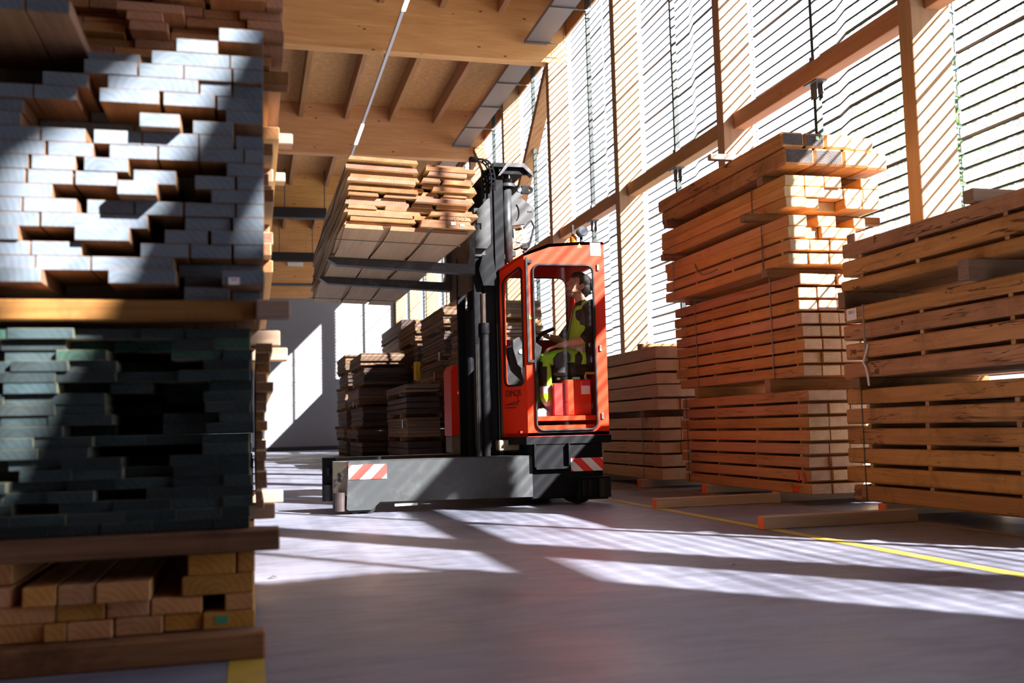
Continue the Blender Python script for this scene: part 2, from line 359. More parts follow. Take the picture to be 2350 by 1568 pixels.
# cladding: horizontally profiled perforated sheets, each bay steps out past its post
PITCH = .131
def prof(top):
    pts = []; z = .02
    while z < top:
        pts += [(0, z), (0, z + .112), (.02, z + .1235), (.02, z + .1265)]
        z += PITCH
    return pts
PR = prof(8.75)
for k in range(len(YC)):
    y0 = YC[k]; y1 = YC[k] + SP; ym = (y0 + y1) / 2
    if y0 > 39: continue
    st = [(y0 + .02, 6.02), (ym - .30, 6.02), (ym, 6.10), (y1 - .02, 6.10)]
    mb = MB(); n = len(PR)
    for j, (yy, xx) in enumerate(st): mb.v += [(xx + p[0], yy, p[1]) for p in PR]
    for j in range(3):
        for i in range(n - 1):
            mb.f.append((j * n + i, (j + 1) * n + i, (j + 1) * n + i + 1, j * n + i + 1)); mb.m.append(0 if i % 4 == 0 else 1)
    cl = struct('wall_right_cladding', mb, [PERF, RIB], fixn=False)
    # overlapping sheet joints every sixth rib and dark end closure teeth
    jm = MB()
    for i in range(0, n, 24):
        for (ya, xa), (yb, xb) in zip(st[:-1], st[1:]):
            z = PR[i][1]
            jm.add([(xa - .004, ya, z - .012), (xb - .004, yb, z - .012), (xb - .004, yb, z + .012), (xa - .004, ya, z + .012)], [(0, 1, 2, 3)])
    jm.build('sheet_joint', RIB, cl, fixn=False)
    tm = MB(); i = 0
    z = .02
    while z < 8.7:
        tm.prism([(6.08, z + .005), (6.135, z + .03), (6.135, z + .085), (6.08, z + .1)], 'Y', y1 - .03, y1 - .02)
        z += PITCH
    tm.build('end_closure', RIB, cl)
# unseen sun blocker behind the camera's right shoulder, added and shaped for its shadow
mb = MB(); mb.prism([(-1.35, 0), (-1.35, 4.95), (-1.54, 5.06), (-1.82, 5.34), (-2.71, 5.92), (-3.6, 7.2), (-4.8, 7.35), (-4.88, 6.95), (-14, 6.95), (-14, 0)], 'X', 6.0, 5.92); struct('sun_blocker_right', mb, W['glulam_y'])
mb = MB(); mb.box(6.0, 6.2, -9, 40, 8.66, 9.15); struct('trim_2', mb, W['glulam_y'])
# perforated soffit duct along the roof edge, in lengths between the beams
for i in range(len(YB) - 1):
    y0, y1 = YB[i] + .2, YB[i + 1] - .22
    mb = MB(); mb.box(5.10, 5.56, y0, y1, 8.10, 8.104); mb.box(5.10, 5.104, y0, y1, 8.1, 8.17); mb.box(5.556, 5.56, y0, y1, 8.1, 8.17)
    t_ = struct('roof_edge_duct', mb, DUCTM)
    for q in range(5):
        y = y0 + .15 + (y1 - y0 - .3) * q / 4
        MB().box(5.08, 5.60, y - .012, y + .012, 8.07, 8.098).box(5.6, 5.98, y - .008, y + .008, 8.07, 8.082).cyl((5.86, y, 8.07), (5.86, y, 8.72), .006, n=6).build('bracket', STEEL, t_)
# painted lines
for (x0, x1, y0, y1, mm, nm) in ((-.075, .035, -2, 3.66, YEL, 'a'), (3.28, 3.37, -2, 39, YEL, 'b'), (4.36, 4.43, -2, 39, YELF, 'c')):
    mb = MB(); mb.add([(x0, y0, .002), (x1, y0, .002), (x1, y1, .002), (x0, y1, .002)], [(0, 1, 2, 3)])
    tag(mb.build('floor_line', mm, fixn=False), kind='structure')
# outside ground
mb = MB(); mb.add([(14, -60, -.02), (160, -60, -.02), (160, 160, -.02), (14, 160, -.02)], [(0, 1, 2, 3)])
struct('ground', mb, mat('outside ground', (.42, .42, .38), .9), fixn=False)
# ---------------------------------------------------------------- camera model used to read real positions off known planes
def unproj(x, y, Y):
    d = rr * ((x - 1175) / 2285.) + uu * ((784 - y) / 2285.) + f
    t_ = Y / d.y; p = d * t_; return p.x, p.z + .72
def board(name, x0, x1, y0, y1, z0, z1, m, c=.003, label=None, cat='board', group=None, jit=0.0, rot=0.0):
    mb = MB(); mb.box(x0, x1, y0, y1, z0, z1, c)
    if jit:
        cx, cy, cz = (x0 + x1) / 2, (y0 + y1) / 2, (z0 + z1) / 2
        mb.v = [(p[0] + (rnd.random() - .5) * jit, p[1] + (rnd.random() - .5) * jit, p[2] + (rnd.random() - .5) * jit * .0) for p in mb.v]
    ob = mb.build(name, m, fixn=False)
    if rot: ob.rotation_euler.z = rot
    if label: tag(ob, label, cat, group)
    return ob
def text(name, s, loc, h, m, parent=None, rot=(pi / 2, 0, 0), ex=.0008, al='CENTER', bold=0, sx=1):
    cu = bpy.data.curves.new(name, 'FONT'); cu.body = s; cu.size = h; cu.extrude = ex; cu.align_x = al; cu.offset = bold
    tmp = bpy.data.objects.new(name, cu); COL.objects.link(tmp); dg = bpy.context.evaluated_depsgraph_get(); dg.update()
    me = bpy.data.meshes.new_from_object(tmp.evaluated_get(dg)); bpy.data.objects.remove(tmp)
    me.materials.clear(); me.materials.append(m)
    ob = bpy.data.objects.new(name, me); COL.objects.link(ob); ob.rotation_euler = rot; ob.scale = (sx, 1, 1)
    if parent: ob.parent = parent; ob.location = Vector(loc) - Vector(parent['wl'])
    else: ob.location = loc
    return ob
INK = mat('black marker ink', (.09, .045, .02), .8); REDP = mat('red spray paint', (.75, .05, .02), .7)
WHITE = mat('white label paper', (.85, .85, .85), .6); STRAP = mat('dark green strapping', (.06, .10, .09), .5); STRAPG = mat('grey strapping', (.25, .27, .27), .5)
REDEND = mat('red painted end', (.75, .13, .04), .7); PINK = mat('pink print', (.7, .25, .55), .6); GRN = mat('green label', (.08, .35, .22), .6)

# ---------------------------------------------------------------- left stack, front face about 3.45 m away
YF = 3.45; XR = .03; XL = -1.12
ZB0, TH = 1.168, .0472
# digitised board ends of the upper package (x in 1/2.24 px, centre y, offset towards the camera)
raw = [
 (905,1120,196,0),(1125,1410,205,0),(778,1180,258,0),(1183,1418,285,0),(450,720,285,.05),(942,1190,335,0),(1197,1420,352,0),
 (430,705,352,0),(712,942,380,0),(948,1245,400,0),(1248,1410,425,.02),(552,1020,445,0),(1028,1190,472,.02),(1195,1410,478,.03),
 (510,818,515,0),(838,1105,535,0),(1115,1410,550,.02),(215,455,420,0),(170,395,492,0),(0,165,478,0),(0,160,405,-.03),(0,120,552,.01),
 (715,925,602,-.06),(1160,1410,618,.02),(990,1200,675,0),(1205,1410,690,.14),(0,105,622,0),(480,728,712,0),(728,1020,728,0),(1020,1200,750,0),(1212,1420,760,.01),
 (0,205,695,0),(210,440,705,0),(560,808,795,0),(815,1020,805,0),(1025,1250,820,0),(1255,1425,832,0),(0,232,770,0),(245,480,778,0),
 (685,905,900,-.04),(1165,1425,895,0),(0,145,838,0),(160,388,848,0),(430,660,858,0),(600,805,952,-.09),(1000,1208,950,0),(1218,1425,965,0),
 (0,130,905,0),(140,372,915,0),(385,600,925,0),(1085,1425,1028,0),(0,270,975,0),(445,690,1066,0),(695,940,1076,0),(948,1210,1090,0),(1215,1430,1102,0),
 (0,112,1048,0),(118,395,1054,0),(210,760,1135,0),(950,1190,1158,.01),(1197,1430,1168,0),(0,200,1125,0),(380,665,1210,-.03),(845,1070,1222,0),(1085,1435,1235,-.005),
 (0,95,1190,-.01),(0,155,1265,0),(160,420,1265,0),(720,970,1285,0),(978,1190,1300,0),(1200,1430,1305,0),
 (0,180,1342,0),(180,465,1348,0),(470,895,1355,0),(0,210,1412,-.05),(555,905,1425,-.04),(1140,1390,1440,-.05),(945,1140,1440,.12),(945,1180,1500,.03)]
rows = {}
xx1cut = unproj(163, 55, 3.22)[0] - .002
for (a, c_, yc, off) in raw:
    xa, zc = unproj(a / 2.24, yc / 2.24, YF + off); xb, _ = unproj(c_ / 2.24, yc / 2.24, YF + off)
    k = int(round((zc - ZB0) / TH - .5)); k = max(0, k)
    rows.setdefault(k, []).append([xa, xb, off])
for k in sorted(rows):
    L = sorted(rows[k]); out_ = []
    for q in L:
        if q[0] < -.73: q[0] = XL + .03 * rnd.random()
        if out_ and q[0] < out_[-1][1] + .002:
            if q[1] - out_[-1][1] < .05: continue
            q[0] = out_[-1][1] + .002
        if q[1] > XR + .01: q[1] = XR + .01
        out_.append(q)
    # recessed boards fill the gaps
    full = []; cur = XL
    for q in out_:
        if q[0] - cur > .03:
            full.append([cur + .004, q[0] - .004, .22 + .2 * rnd.random()])
        full.append(q); cur = q[1]
    if XR - cur > .04 and k < 17: full.append([cur + .004, XR, .1 + .2 * rnd.random()])
    fin = []
    if k == 18: full = [q for q in full if q[0] > xx1cut]
    for q in full:
        n = max(1, int((q[1] - q[0]) / .24)) if q[2] > .15 or q[0] < -.95 else 1
        for j in range(n): fin.append([q[0] + (q[1] - q[0]) * j / n + .001, q[0] + (q[1] - q[0]) * (j + 1) / n - .001, q[2] + (rnd.random() * .05 if n > 1 and q[2] > .1 else 0)])
    for j, q in enumerate(fin):
        n = len(fin) - j; dep = 'set back' if q[2] > .08 else ('jutting out' if q[2] < -.02 else 'flush')
        board('painted_board', q[0], q[1], YF + q[2] + rnd.random() * .006, 7.3 + rnd.random() * .2, ZB0 + k * TH + .0006, ZB0 + (k + 1) * TH - .0006, W['dark'], .0012,
              f'blue-grey board end {dep}, {od(n)} from right, {od(k + 1)} row up', 'board', 'blue-grey ended boards of the upper left package')
KT = max(rows)
# two long boards jutting out at the top left
xx0, zz0 = unproj(62, 55, 3.22); xx1, _ = unproj(163, 55, 3.22)
zt = ZB0 + (KT - 0) * TH
for (xa, xb, nm) in ((xx0 - .17, xx0 - .004, 'left of the pair'), (xx0, xx1, 'right of the pair')):
    board('painted_board', xa, xb, 3.20, 7.2, ZB0 + 18 * TH + .001, ZB0 + 19 * TH - .001, W['dark'], .003, f'long dark blue-ended board jutting furthest out at the top left, {nm}', 'board', 'blue-grey ended boards of the upper left package')

# reddish brown package behind, on top
zb = 2.172; yb = 3.95
rowsz = [zb + .0365 * i for i in range(13)]
for k, z in enumerate(rowsz):
    x = XL + rnd.random() * .1 - .1; j = 0
    cells = []
    while x < .08:
        wd = .13 + rnd.random() * .12
        x1 = min(x + wd, .125)
        if x1 - x > .05: cells.append((x, x1))
        x = x1 + (.002 if rnd.random() < .75 else .02)
    for j, (xa, xb) in enumerate(cells):
        off = rnd.choice([0, 0, 0, .02, -.04, -.09, .05])
        board('brown_board', xa, xb - .002, yb + off, 7.4 + rnd.random() * .2, z + .0005, z + .0355, W['redbrown'], .002,
              f'reddish brown board at top left, {od(len(cells) - j)} from right, {od(k + 1)} row up', 'board', 'reddish brown boards on top at the left')

# bearers between the packages, ends poking out at the right
def bearer(x0, x1, y0, y1, z0, z1, m, label, grp='bearers under and between the timber packages', c=.005):
    return board('bearer', x0, x1, y0, y1, z0, z1, m, c, label, 'bearer', grp)
bearer(-1.15, .012, 3.44, 3.56, 1.098, 1.166, W['bearer_x'], 'dark brown bearer under the blue-grey ended boards')
bearer(-1.15, .085, 3.40, 3.53, .337, .405, W['bearer_x'], 'grey-brown bearer under the green-black boards, end jutting right')
tb = bearer(-1.15, .035, 3.36, 3.46, .0, .0835, W['bearer_x'], 'bottom bearer on the floor beside the yellow line')
MB().box(.035, .0375, 3.365, 3.455, .004, .08).build('painted_end', REDEND, tb)
bearer(.012, .125, 3.40, 3.49, 1.105, 1.165, W['bearer_pale'], 'pale split block end at the right of the dark bearer')
def bend(px0, px1, py0, py1, Y, m, lab):
    x1 = unproj(px1, py0, Y)[0]; z0, z1 = {'t': (2.116, 2.170), 'm': (1.098, 1.166), 'l': (.337, .405)}[px0]
    bearer(-1.15, x1, Y, Y + .10, z0, z1, W[m], lab)
bend('t', 664, 136, 188, 4.0, 'bearer_x', 'blackish bearer end jutting out beside the ceiling, highest on the left pile')
bend('t', 672, 291, 332, 4.85, 'bearer_pale', 'pinkish white bearer end jutting out below the blackish one')
bend('t', 655, 392, 420, 5.6, 'bearer_pale', 'split pale bearer end beside the hanging rods')
bend('m', 643, 754, 790, 4.45, 'bearer_pale', 'grey weathered block end beside the end wall')
bend('m', 660, 798, 831, 5.35, 'bearer_pale', 'orange bearer end jutting in front of the end wall')
bend('l', 650, 1120, 1150, 5.7, 'bearer_pale', 'whitish bearer end low on the left pile')
bend('l', 631, 1149, 1189, 4.65, 'bearer_pale', 'light orange bearer end low on the left pile')

# green-black package
z = .4075; k = 0
while z < 1.06:
    th = .0352; x = XL + rnd.random() * .05; cells = []
    while x < .0:
        x1 = x + .13 + rnd.random() * .07
        if x1 > -.07: x1 = -.012 + rnd.random() * .02
        if x1 - x > .06: cells.append((x, x1))
        x = x1 + .002
        if x > -.05: break
    kk = k
    for j, (xa, xb) in enumerate(cells):
        xm = (xa + xb) / 2
        core = math.exp(-((xm + .33) / .2) ** 2 - ((z - .78) / .2) ** 2)
        off = rnd.random() * .05 + (core > .35) * rnd.choice([.15, .3, .35, .05]) + rnd.choice([0, 0, 0, 0, .1])
        if xm > -.2: off = rnd.random() * .03
        if k in (0, 1): off *= .3
        if xb > -.05: off = rnd.random() * .02
        board('green_board', xa, xb, YF + .02 + off, 7.2 + rnd.random() * .2, z + .0008, z + th - .0008, W['greenbright' if (k > 15 and rnd.random() < .45) else 'green'], .0008,
              f'green-black board end at left, {od(len(cells) - j)} from right, {od(k + 1)} row up', 'board', 'green-black boards of the dark left package', rot=0)
    z += th; k += 1
# side boards with teal edges along the right of the green package
for q in range(17):
    z = .415 + q * .0395; x1 = .034 + rnd.random() * .03 + .02 * (q > 9)
    board('edge_board', .012, x1, 3.9 + rnd.random() * .5, 7.2, z, z + .038, W['waney'], .002, f'pale edge board on the side of the dark left package, {od(q + 1)} from bottom', 'board', 'pale edge boards on the side of the left pile')
for q in range(11):
    z = 1.45 + q * .056; x1 = .07 + rnd.random() * .05
    board('edge_board', .045, x1, 4.15 + rnd.random() * .5, 7.2, z, z + .054, W['waney'], .002, f'orange edge board on the side of the blue-grey package, {od(q + 1)} from bottom', 'board', 'orange edge boards on the side of the left pile')
# small end blocks jutting on the right corner
# brown squared package near the floor
zr = [(1277, 1312), (1310, 1352), (1352, 1398), (1396, 1440)]
def zz(y): return unproj(560, y, 3.47)[1]
rws = [(.0865, .143, [(-2, 175), (180, 275), (275, 460), (465, 660), (662, 820), (822, 1035)], [0, -.02, -.02, 0, .02, 0]),
       (.1435, .198, [(-2, 225), (228, 425), (430, 605), (610, 820), (910, 1030)], [0, 0, .01, .01, 0]),
       (.1985, .262, [(-2, 50), (97, 235), (240, 390), (395, 615), (735, 1030)], [0, -.03, -.03, -.04, .0]),
       (.2625, .333, [(-2, 40), (760, 955), (962, 1035)], [.03, 0, .02])]
for k, (z0, z1, L, O) in enumerate(rws):
    for j, ((a, c_), off) in enumerate(zip(L, O)):
        xa = unproj(a / 1.766, 1380, YF)[0] if a > 0 else -.95; xb = unproj(c_ / 1.766, 1380, YF)[0]
        if a <= 0: xa = min(xa, xb - .12)
        t_ = board('squared_timber', xa + .001, xb - .001, YF + off, 7.2, z0, z1 - .001, W['brownsq'], .004,
              f'brown squared timber low at left, {od(len(L) - j)} from right, {od(k + 1)} row up', 'timber', 'brown squared timbers at the foot of the left pile')
        if k == 0 and j == len(L) - 1:
            gl_ = MB().box(-.12, -.08, YF - .003, YF, .105, .13).build('green_label', GRN, t_)
# white label stuck on a painted board
x_, z_ = unproj(537, 645, YF - .056)
MBp = MB(); MBp.box(x_ - .018, x_ + .018, YF - .055, YF - .0525, z_ - .012, z_ + .012); tg = MBp.build('paper_label', WHITE); tag(tg, 'small white and pink paper label on a blue-grey board end', 'label')
MB().box(x_ - .009, x_ + .009, YF - .0562, YF - .055, z_ + .002, z_ + .007).build('print', PINK, tg)
x_, z_ = unproj(118, 55, 3.20)

# ---------------------------------------------------------------- generic layered stack on the right
def zat(y, px, Y): return unproj(px, y, Y)[1]
def strap(x0, y, z0, z1, wid, m, lab, grp='straps round the timber stacks'):
    mb = MB(); mb.box(x0 - .004, x0 - .001, y - .006, y + .006, z0 - .003, z1 + .003); mb.box(x0 - .004, x0 + wid, y - .006, y + .006, z1 + .001, z1 + .004)
    tag(mb.build('strap', m), lab, 'strap', grp)
def layer(name, X0, widths, y0, y1, z0, z1, mats, lab, grp, offs=None, c=.006, gap=.003, cat='timber'):
    x = X0
    for j, wd in enumerate(widths):
        off = (offs[j] if offs else (rnd.random() - .5) * .04)
        mm = mats[j] if isinstance(mats, list) else mats
        board(name, x, x + wd - gap, y0 + off, y1 + (rnd.random() - .5) * .12, z0, z1, mm, c, lab.replace('@', od(j + 1)), cat, grp)
        x += wd
def stickers(X0, X1, ys, z0, z1, lab, grp):
    for n, y in enumerate(ys):
        board('spacer_strip', X0 + .004 + rnd.random() * .02, X1, y - .02, y + .02, z0 + .0008, z1 - .0008, W['sticker'], .002, lab.replace('@', od(n + 1)), 'spacer strip', grp)

# middle stack
X0 = 4.5; YN = 7.47; YE = 10.02
Wd = [.20, .20, .21, .20, .20]
LG = 'timbers of the tall middle stack'; SG = 'spacer strips of the tall middle stack'
P5 = [(889, 915), (921, 947), (954, 978), (985, 1010), (1016, 1041), (1048, 1073), (1081, 1105), (1113, 1136)][::-1]
P4 = [(624, 648), (654, 677), (685, 709), (717, 741), (748, 772), (778, 802), (810, 834), (839, 863)][::-1]
z = .09
def pile(rowsN, zbase, th, gp, names, mats, X0, Wd, YN, YE, pack, lay0, stick=True, ys=None, shift=0.0):
    z = zbase
    for k in range(rowsN):
        layer('squared_timber', X0 + (rnd.random() - .5) * .012 + shift * k, Wd, YN + (rnd.random() - .5) * .02, YE, z, z + th, mats,
              f'orange-brown timber, @ from aisle, {od(k + 1)} layer up in {pack}', LG if 'middle' in pack else 'timbers of ' + pack)
        if stick and k < rowsN - 1:
            for n, y in enumerate(ys):
                board('spacer_strip', X0 + .006 + rnd.random() * .02, X0 + sum(Wd) - .02, y - .02 + rnd.random() * .03, y + .022, z + th + .0006, z + th + gp - .0006, W['sticker'], .002,
                      f'spacer strip, {od(n + 1)} from near end, above {od(k + 1)} layer in {pack}', 'spacer strip', 'spacer strips of ' + pack)
        z += th + gp
    return z - gp
# bearers on the floor
def redbearer(x0, x1, y0, y1, z0, z1, lab):
    b_ = bearer(x0, x1, y0, y1, z0, z1, W['bearer_light'], lab)
    MB().box(x0 - .002, x0, y0 + .003, y1 - .003, z0 + .003, z1 - .003).build('painted_end', REDEND, b_)
    return b_
redbearer(4.44, 5.6, 9.35, 9.45, 0, .089, 'red-ended floor bearer under the far end of the middle stack')
redbearer(3.30, 4.47, 7.93, 8.01, 0, .083, 'long pale red-ended floor bearer lying in the aisle before the middle stack')
redbearer(4.478, 5.5, 7.99, 8.09, 0, .089, 'red-ended floor bearer continuing under the middle stack')
redbearer(3.265, 4.44, 6.02, 6.11, 0, .085, 'sunlit red-ended floor bearer lying across the yellow line')
redbearer(4.49, 5.6, 6.45, 6.55, 0, .089, 'red-ended floor bearer under the right stack')
redbearer(4.49, 5.6, 4.95, 5.05, 0, .089, 'floor bearer under the right stack beyond the picture edge')
ys5 = [7.62, 8.4, 9.2, 9.85]
zt = pile(8, .091, .0895, .0225, '', W['oak'], 4.50, Wd, 7.47, 10.0, 'the middle stack lowest pack', 0, ys=ys5)
bearer(4.43, 5.55, 7.95, 8.05, zt + .001, 1.083, W['oakdark'] if False else W['bearer_x'], 'bearer above the lowest pack of the middle stack')
bearer(4.47, 5.55, 9.5, 9.6, zt + .001, 1.083, W['bearer_x'], 'far bearer above the lowest pack of the middle stack')
P4b = 1.085
MATS4 = W['oakend']
zt = pile(8, P4b, .0925, .0190, '', [W['oak']] * 5, 4.50, [.18, .18, .18, .18, .18], 7.50, 10.05, 'the middle stack second pack', 0, ys=ys5)
bearer(4.30, 5.45, 7.68, 7.78, zt + .001, 2.03, W['bearer_x'], 'dark bearer end jutting left above the second pack of the middle stack')
bearer(4.45, 5.45, 9.6, 9.7, zt + .001, 2.03, W['bearer_x'], 'far bearer above the second pack of the middle stack')
# third pack
z = 2.032
PK = 'middle stack third pack'
for k, (z0, z1, wd, of) in enumerate([(2.032, 2.125, [.19, .19, .19, .2], None), (2.150, 2.243, [.19, .19, .19, .2], None), (2.262, 2.358, [.18, .14, .15, .2], [0, .05, 0, .02]), (2.360, 2.453, [.18, .10, .18, .20, .12], [0, .3, 0, .4, .05])]):
    layer('squared_timber', 4.385 + .01 * (k % 2), wd, 7.45, 10.05, z0, z1, W['oakend'], f'cream-ended timber, @ from aisle, {od(k + 1)} layer up in the {PK}', LG, offs=of)
for k, (z0, z1) in enumerate([(2.126, 2.149), (2.244, 2.261)]):
    for n, y in enumerate((7.58, 8.5, 9.3)):
        board('spacer_strip', 4.40, 5.15, y - .02, y + .02, z0, z1, W['sticker'], .002, f'spacer strip, {od(n + 1)} from near end, above {od(k + 1)} layer in the {PK}', 'spacer strip', SG)
bearer(4.15, 5.5, 7.75, 7.84, 2.455, 2.522, W['bearer_x'], 'blackish bearer between the third and fourth packs of the middle stack')
bearer(4.25, 5.5, 9.75, 9.84, 2.455, 2.522, W['bearer_x'], 'far blackish bearer between the third and fourth packs of the middle stack')
PK = 'middle stack fourth pack'
for k, (z0, z1, wd, of) in enumerate([(2.524, 2.613, [.20, .13, .24, .17, .17, ], [0, .02, .15, 0, .0]), (2.615, 2.706, [.20, .19, .20, .19, .16], [0, 0, .03, .02, .02]), (2.708, 2.802, [.19, .19, .17, .2, .18], [0, 0, .0, .4, .02])]):
    layer('squared_timber', 4.385 - .012 * (k % 2), wd, 7.46, 10.05, z0, z1, W['oakend'], f'split cream-ended timber, @ from aisle, {od(k + 1)} layer up in the {PK}', LG, offs=of)
bearer(4.38, 5.35, 7.82, 7.93, 2.804, 2.882, W['bearer_x'], 'bearer under the two big blackened beams of the middle stack')
bearer(4.28, 5.35, 9.7, 9.80, 2.804, 2.882, W['bearer_x'], 'far bearer under the big blackened beams of the middle stack')
TG = 'big weathered beams on top of the middle stack'
for k, (z0, z1, wd) in enumerate([(2.884, 3.033, [.29, .28, .25, .22]), (3.035, 3.165, [.22, .20, .27, .24])]):
    layer('old_beam', 4.37 - .02 * k, wd, 7.42, 10.1, z0, z1, [W['oakdark']] * 2 + [W['oakend'], W['oakend'], W['oakend']][: len(wd) - 2], f'big weathered beam on the middle stack, @ from aisle, {"lower" if k == 0 else "upper"} layer', TG, offs=[0, 0, .0, .05], c=.018, cat='beam')
bearer(4.15, 5.3, 8.35, 8.42, 3.167, 3.222, W['bearer_pale'], 'grey bearer lying across the very top of the middle stack')
GLB = mat('pale green paint dab', (.55, .9, .55), .6)
x_, z_ = unproj(1875, 317, 7.42); tag(MB().box(x_ - .015, x_ + .015, 7.415, 7.419, z_ - .015, z_ + .015, .003).build('paint_mark', GLB), 'pale green tag on the end of a weathered beam', 'tag')
for (x, y, z0, z1, m, lab) in ((4.492, 9.86, .09, 1.0, STRAP, 'lower strap at the far end of the middle stack'), (4.488, 7.92, .0, .0, STRAP, ''), (4.492, 9.55, 1.08, 1.99, STRAPG, 'middle strap at the far end of the middle stack'),
                               (4.488, 7.98, 1.085, 1.99, STRAPG, 'middle strap at the near end of the middle stack'), (4.378, 7.88, 2.032, 2.453, STRAP, 'strap round the third pack of the middle stack'),
                               (4.372, 8.02, 2.524, 2.802, STRAP, 'strap round the fourth pack of the middle stack'), (4.372, 9.8, 2.032, 2.453, STRAPG, 'far strap round the third pack of the middle stack')):
    if z1 > 0: strap(x, y, z0, z1, .95, m, lab)
# loose strap tail
mb = MB(); mb.tube([(4.372, 9.25 - .02 * i * i * .5, 2.33 - .035 * i) for i in range(5)] + [(4.33, 8.85, 2.17), (4.34, 8.7, 2.185)], .005, 6); tag(mb.build('strap_tail', STRAP), 'loose curved strap tail hanging on the third pack', 'strap')
a = text('red_marks', '2 5', (4.494, 7.62, .20), .11, REDP, rot=(pi / 2, 0, -pi / 2)); tag(a, 'red sprayed figures on the lowest timbers of the middle stack, upper line', 'paint mark')
a = text('red_marks', '5.40', (4.494, 7.72, .105), .08, REDP, rot=(pi / 2, 0, -pi / 2), bold=.002); tag(a, 'red sprayed figures on the lowest timbers of the middle stack, lower line', 'paint mark')

# right stack (big cracked beams)
X0 = 4.49; ROW = [(896, 930), (939, 974), (984, 1019), (1028, 1062), (1070, 1105), (1111, 1146)][::-1]
RG = 'big cracked beams of the right stack'
def rz(y): return unproj(1938, y, 6.93)[1]
lays = [(rz(b_) , rz(a_)) for a_, b_ in ROW]
U2 = [(rz(b_), rz(a_)) for a_, b_ in [(712, 745), (751, 785), (793, 828), (836, 871)][::-1]]
U3 = [(rz(b_), rz(a_)) for a_, b_ in [(568, 599), (607, 642), (650, 674)][::-1]]
for pk, LL, nm in ((0, lays, 'lower'), (1, U2, 'middle'), (2, U3, 'upper')):
    for k, (z0, z1) in enumerate(LL):
        sh = rnd.random() * .04
        layer('cracked_beam', 4.49 - (.0 if pk < 2 else .0), [.26, .26, .26, .26], 3.9, 6.90 + (rnd.random() - .5) * .06, z0, z1 - .002, W['oakbig'],
              f'big cracked beam, @ from aisle, {od(k + 1)} layer up, right stack {nm} pack', RG, c=.010, offs=[0, 0, 0, 0], cat='beam')
        if k < len(LL) - 1:
            for n, y in enumerate((6.62, 5.95, 5.1, 4.4)):
                board('spacer_strip', 4.50 + rnd.random() * .01, 5.5, y - .02, y + .02, z1 - .0015, LL[k + 1][0] - .0005, W['sticker'], .002,
                      f'spacer strip, {od(n + 1)} from far end, above {od(k + 1)} layer, right stack {nm} pack', 'spacer strip', 'spacer strips of the right stack')
bearer(4.44, 5.6, 6.62, 6.72, lays[-1][1] + .0, U2[0][0] - .001, W['bearer_x'], 'bearer between lower and middle packs of the right stack')
bearer(4.50, 5.6, 4.6, 4.7, lays[-1][1] + .0, U2[0][0] - .001, W['bearer_x'], 'near bearer between lower and middle packs of the right stack')
bearer(4.47, 5.6, 6.80, 6.90, U2[-1][1], U3[0][0] - .001, W['bearer_x'], 'grey bearer between middle and upper packs of the right stack')
bearer(4.36, 5.6, 5.28, 5.38, U2[-1][1], U3[0][0] - .001, W['bearer_pale'], 'pale bearer end jutting from under the upper pack at the right edge')
bearer(4.45, 5.7, 5.30, 5.40, U3[-1][1], U3[-1][1] + .085, W['bearer_pale'], 'pinkish white bearer lying on top of the right stack')
bearer(4.56, 5.5, 6.76, 6.87, U3[-1][1] + .001, U3[-1][1] + .085, W['bearer_pale'], 'sunlit white bearer end at the far end of the right stack top')
strap(4.489, 6.60, U2[0][0], U2[-1][1], .9, STRAPG, 'grey strap round the middle pack of the right stack')
strap(4.489, 6.68, lays[0][0], lays[-1][1], .9, STRAP, 'dark green strap round the lower pack of the right stack')
def mark(s, px, py, h, lab, m=INK):
    d = rr * ((px - 1175) / 2285.) + uu * ((784 - py) / 2285.) + f; t_ = 4.486 / d.x; p = d * t_
    a = text('number_mark', s, (4.4865, p.y, p.z + .72 - h * .35), h, m, rot=(pi / 2, 0, -pi / 2), ex=.0004); tag(a, lab, 'number mark')
mark('240', 1964, 664, .065, 'handwritten 240 on the lowest beam of the upper right pack'); mark('240', 1958, 808, .055, 'handwritten 240 on the second beam of the middle right pack')
mark('40', 2012, 852, .06, 'handwritten 40 beside the white ribbon on the right stack'); mark('260', 1968, 1130, .07, 'handwritten 260 on the bottom beam of the right stack')
mark('F', 2008, 548, .09, 'black letter F on the top beam of the right stack'); mark('Y', 2070, 741, .05, 'black letter Y on a beam of the middle right pack')
mb = MB(); mb.box(4.483, 4.4865, 6.68, 6.81, 1.475, 1.565); pl = tag(mb.build('paper_tag', WHITE), 'white paper tag stapled to the middle pack of the right stack', 'tag')
t_ = text('print', '200-5', (4.4825, 6.745, 1.525), .035, INK, pl, rot=(pi / 2, 0, -pi / 2), ex=.0003)
mb = MB(); mb.tube([(4.48, 6.55, 1.27), (4.47, 6.57, 1.20), (4.465, 6.60, 1.14), (4.47, 6.575, 1.10), (4.465, 6.55, 1.04), (4.46, 6.535, .96)], .008, 6); tag(mb.build('ribbon', mat('white plastic ribbon', (.8, .78, .75), .4)), 'white plastic ribbon hanging on the right stack', 'ribbon')
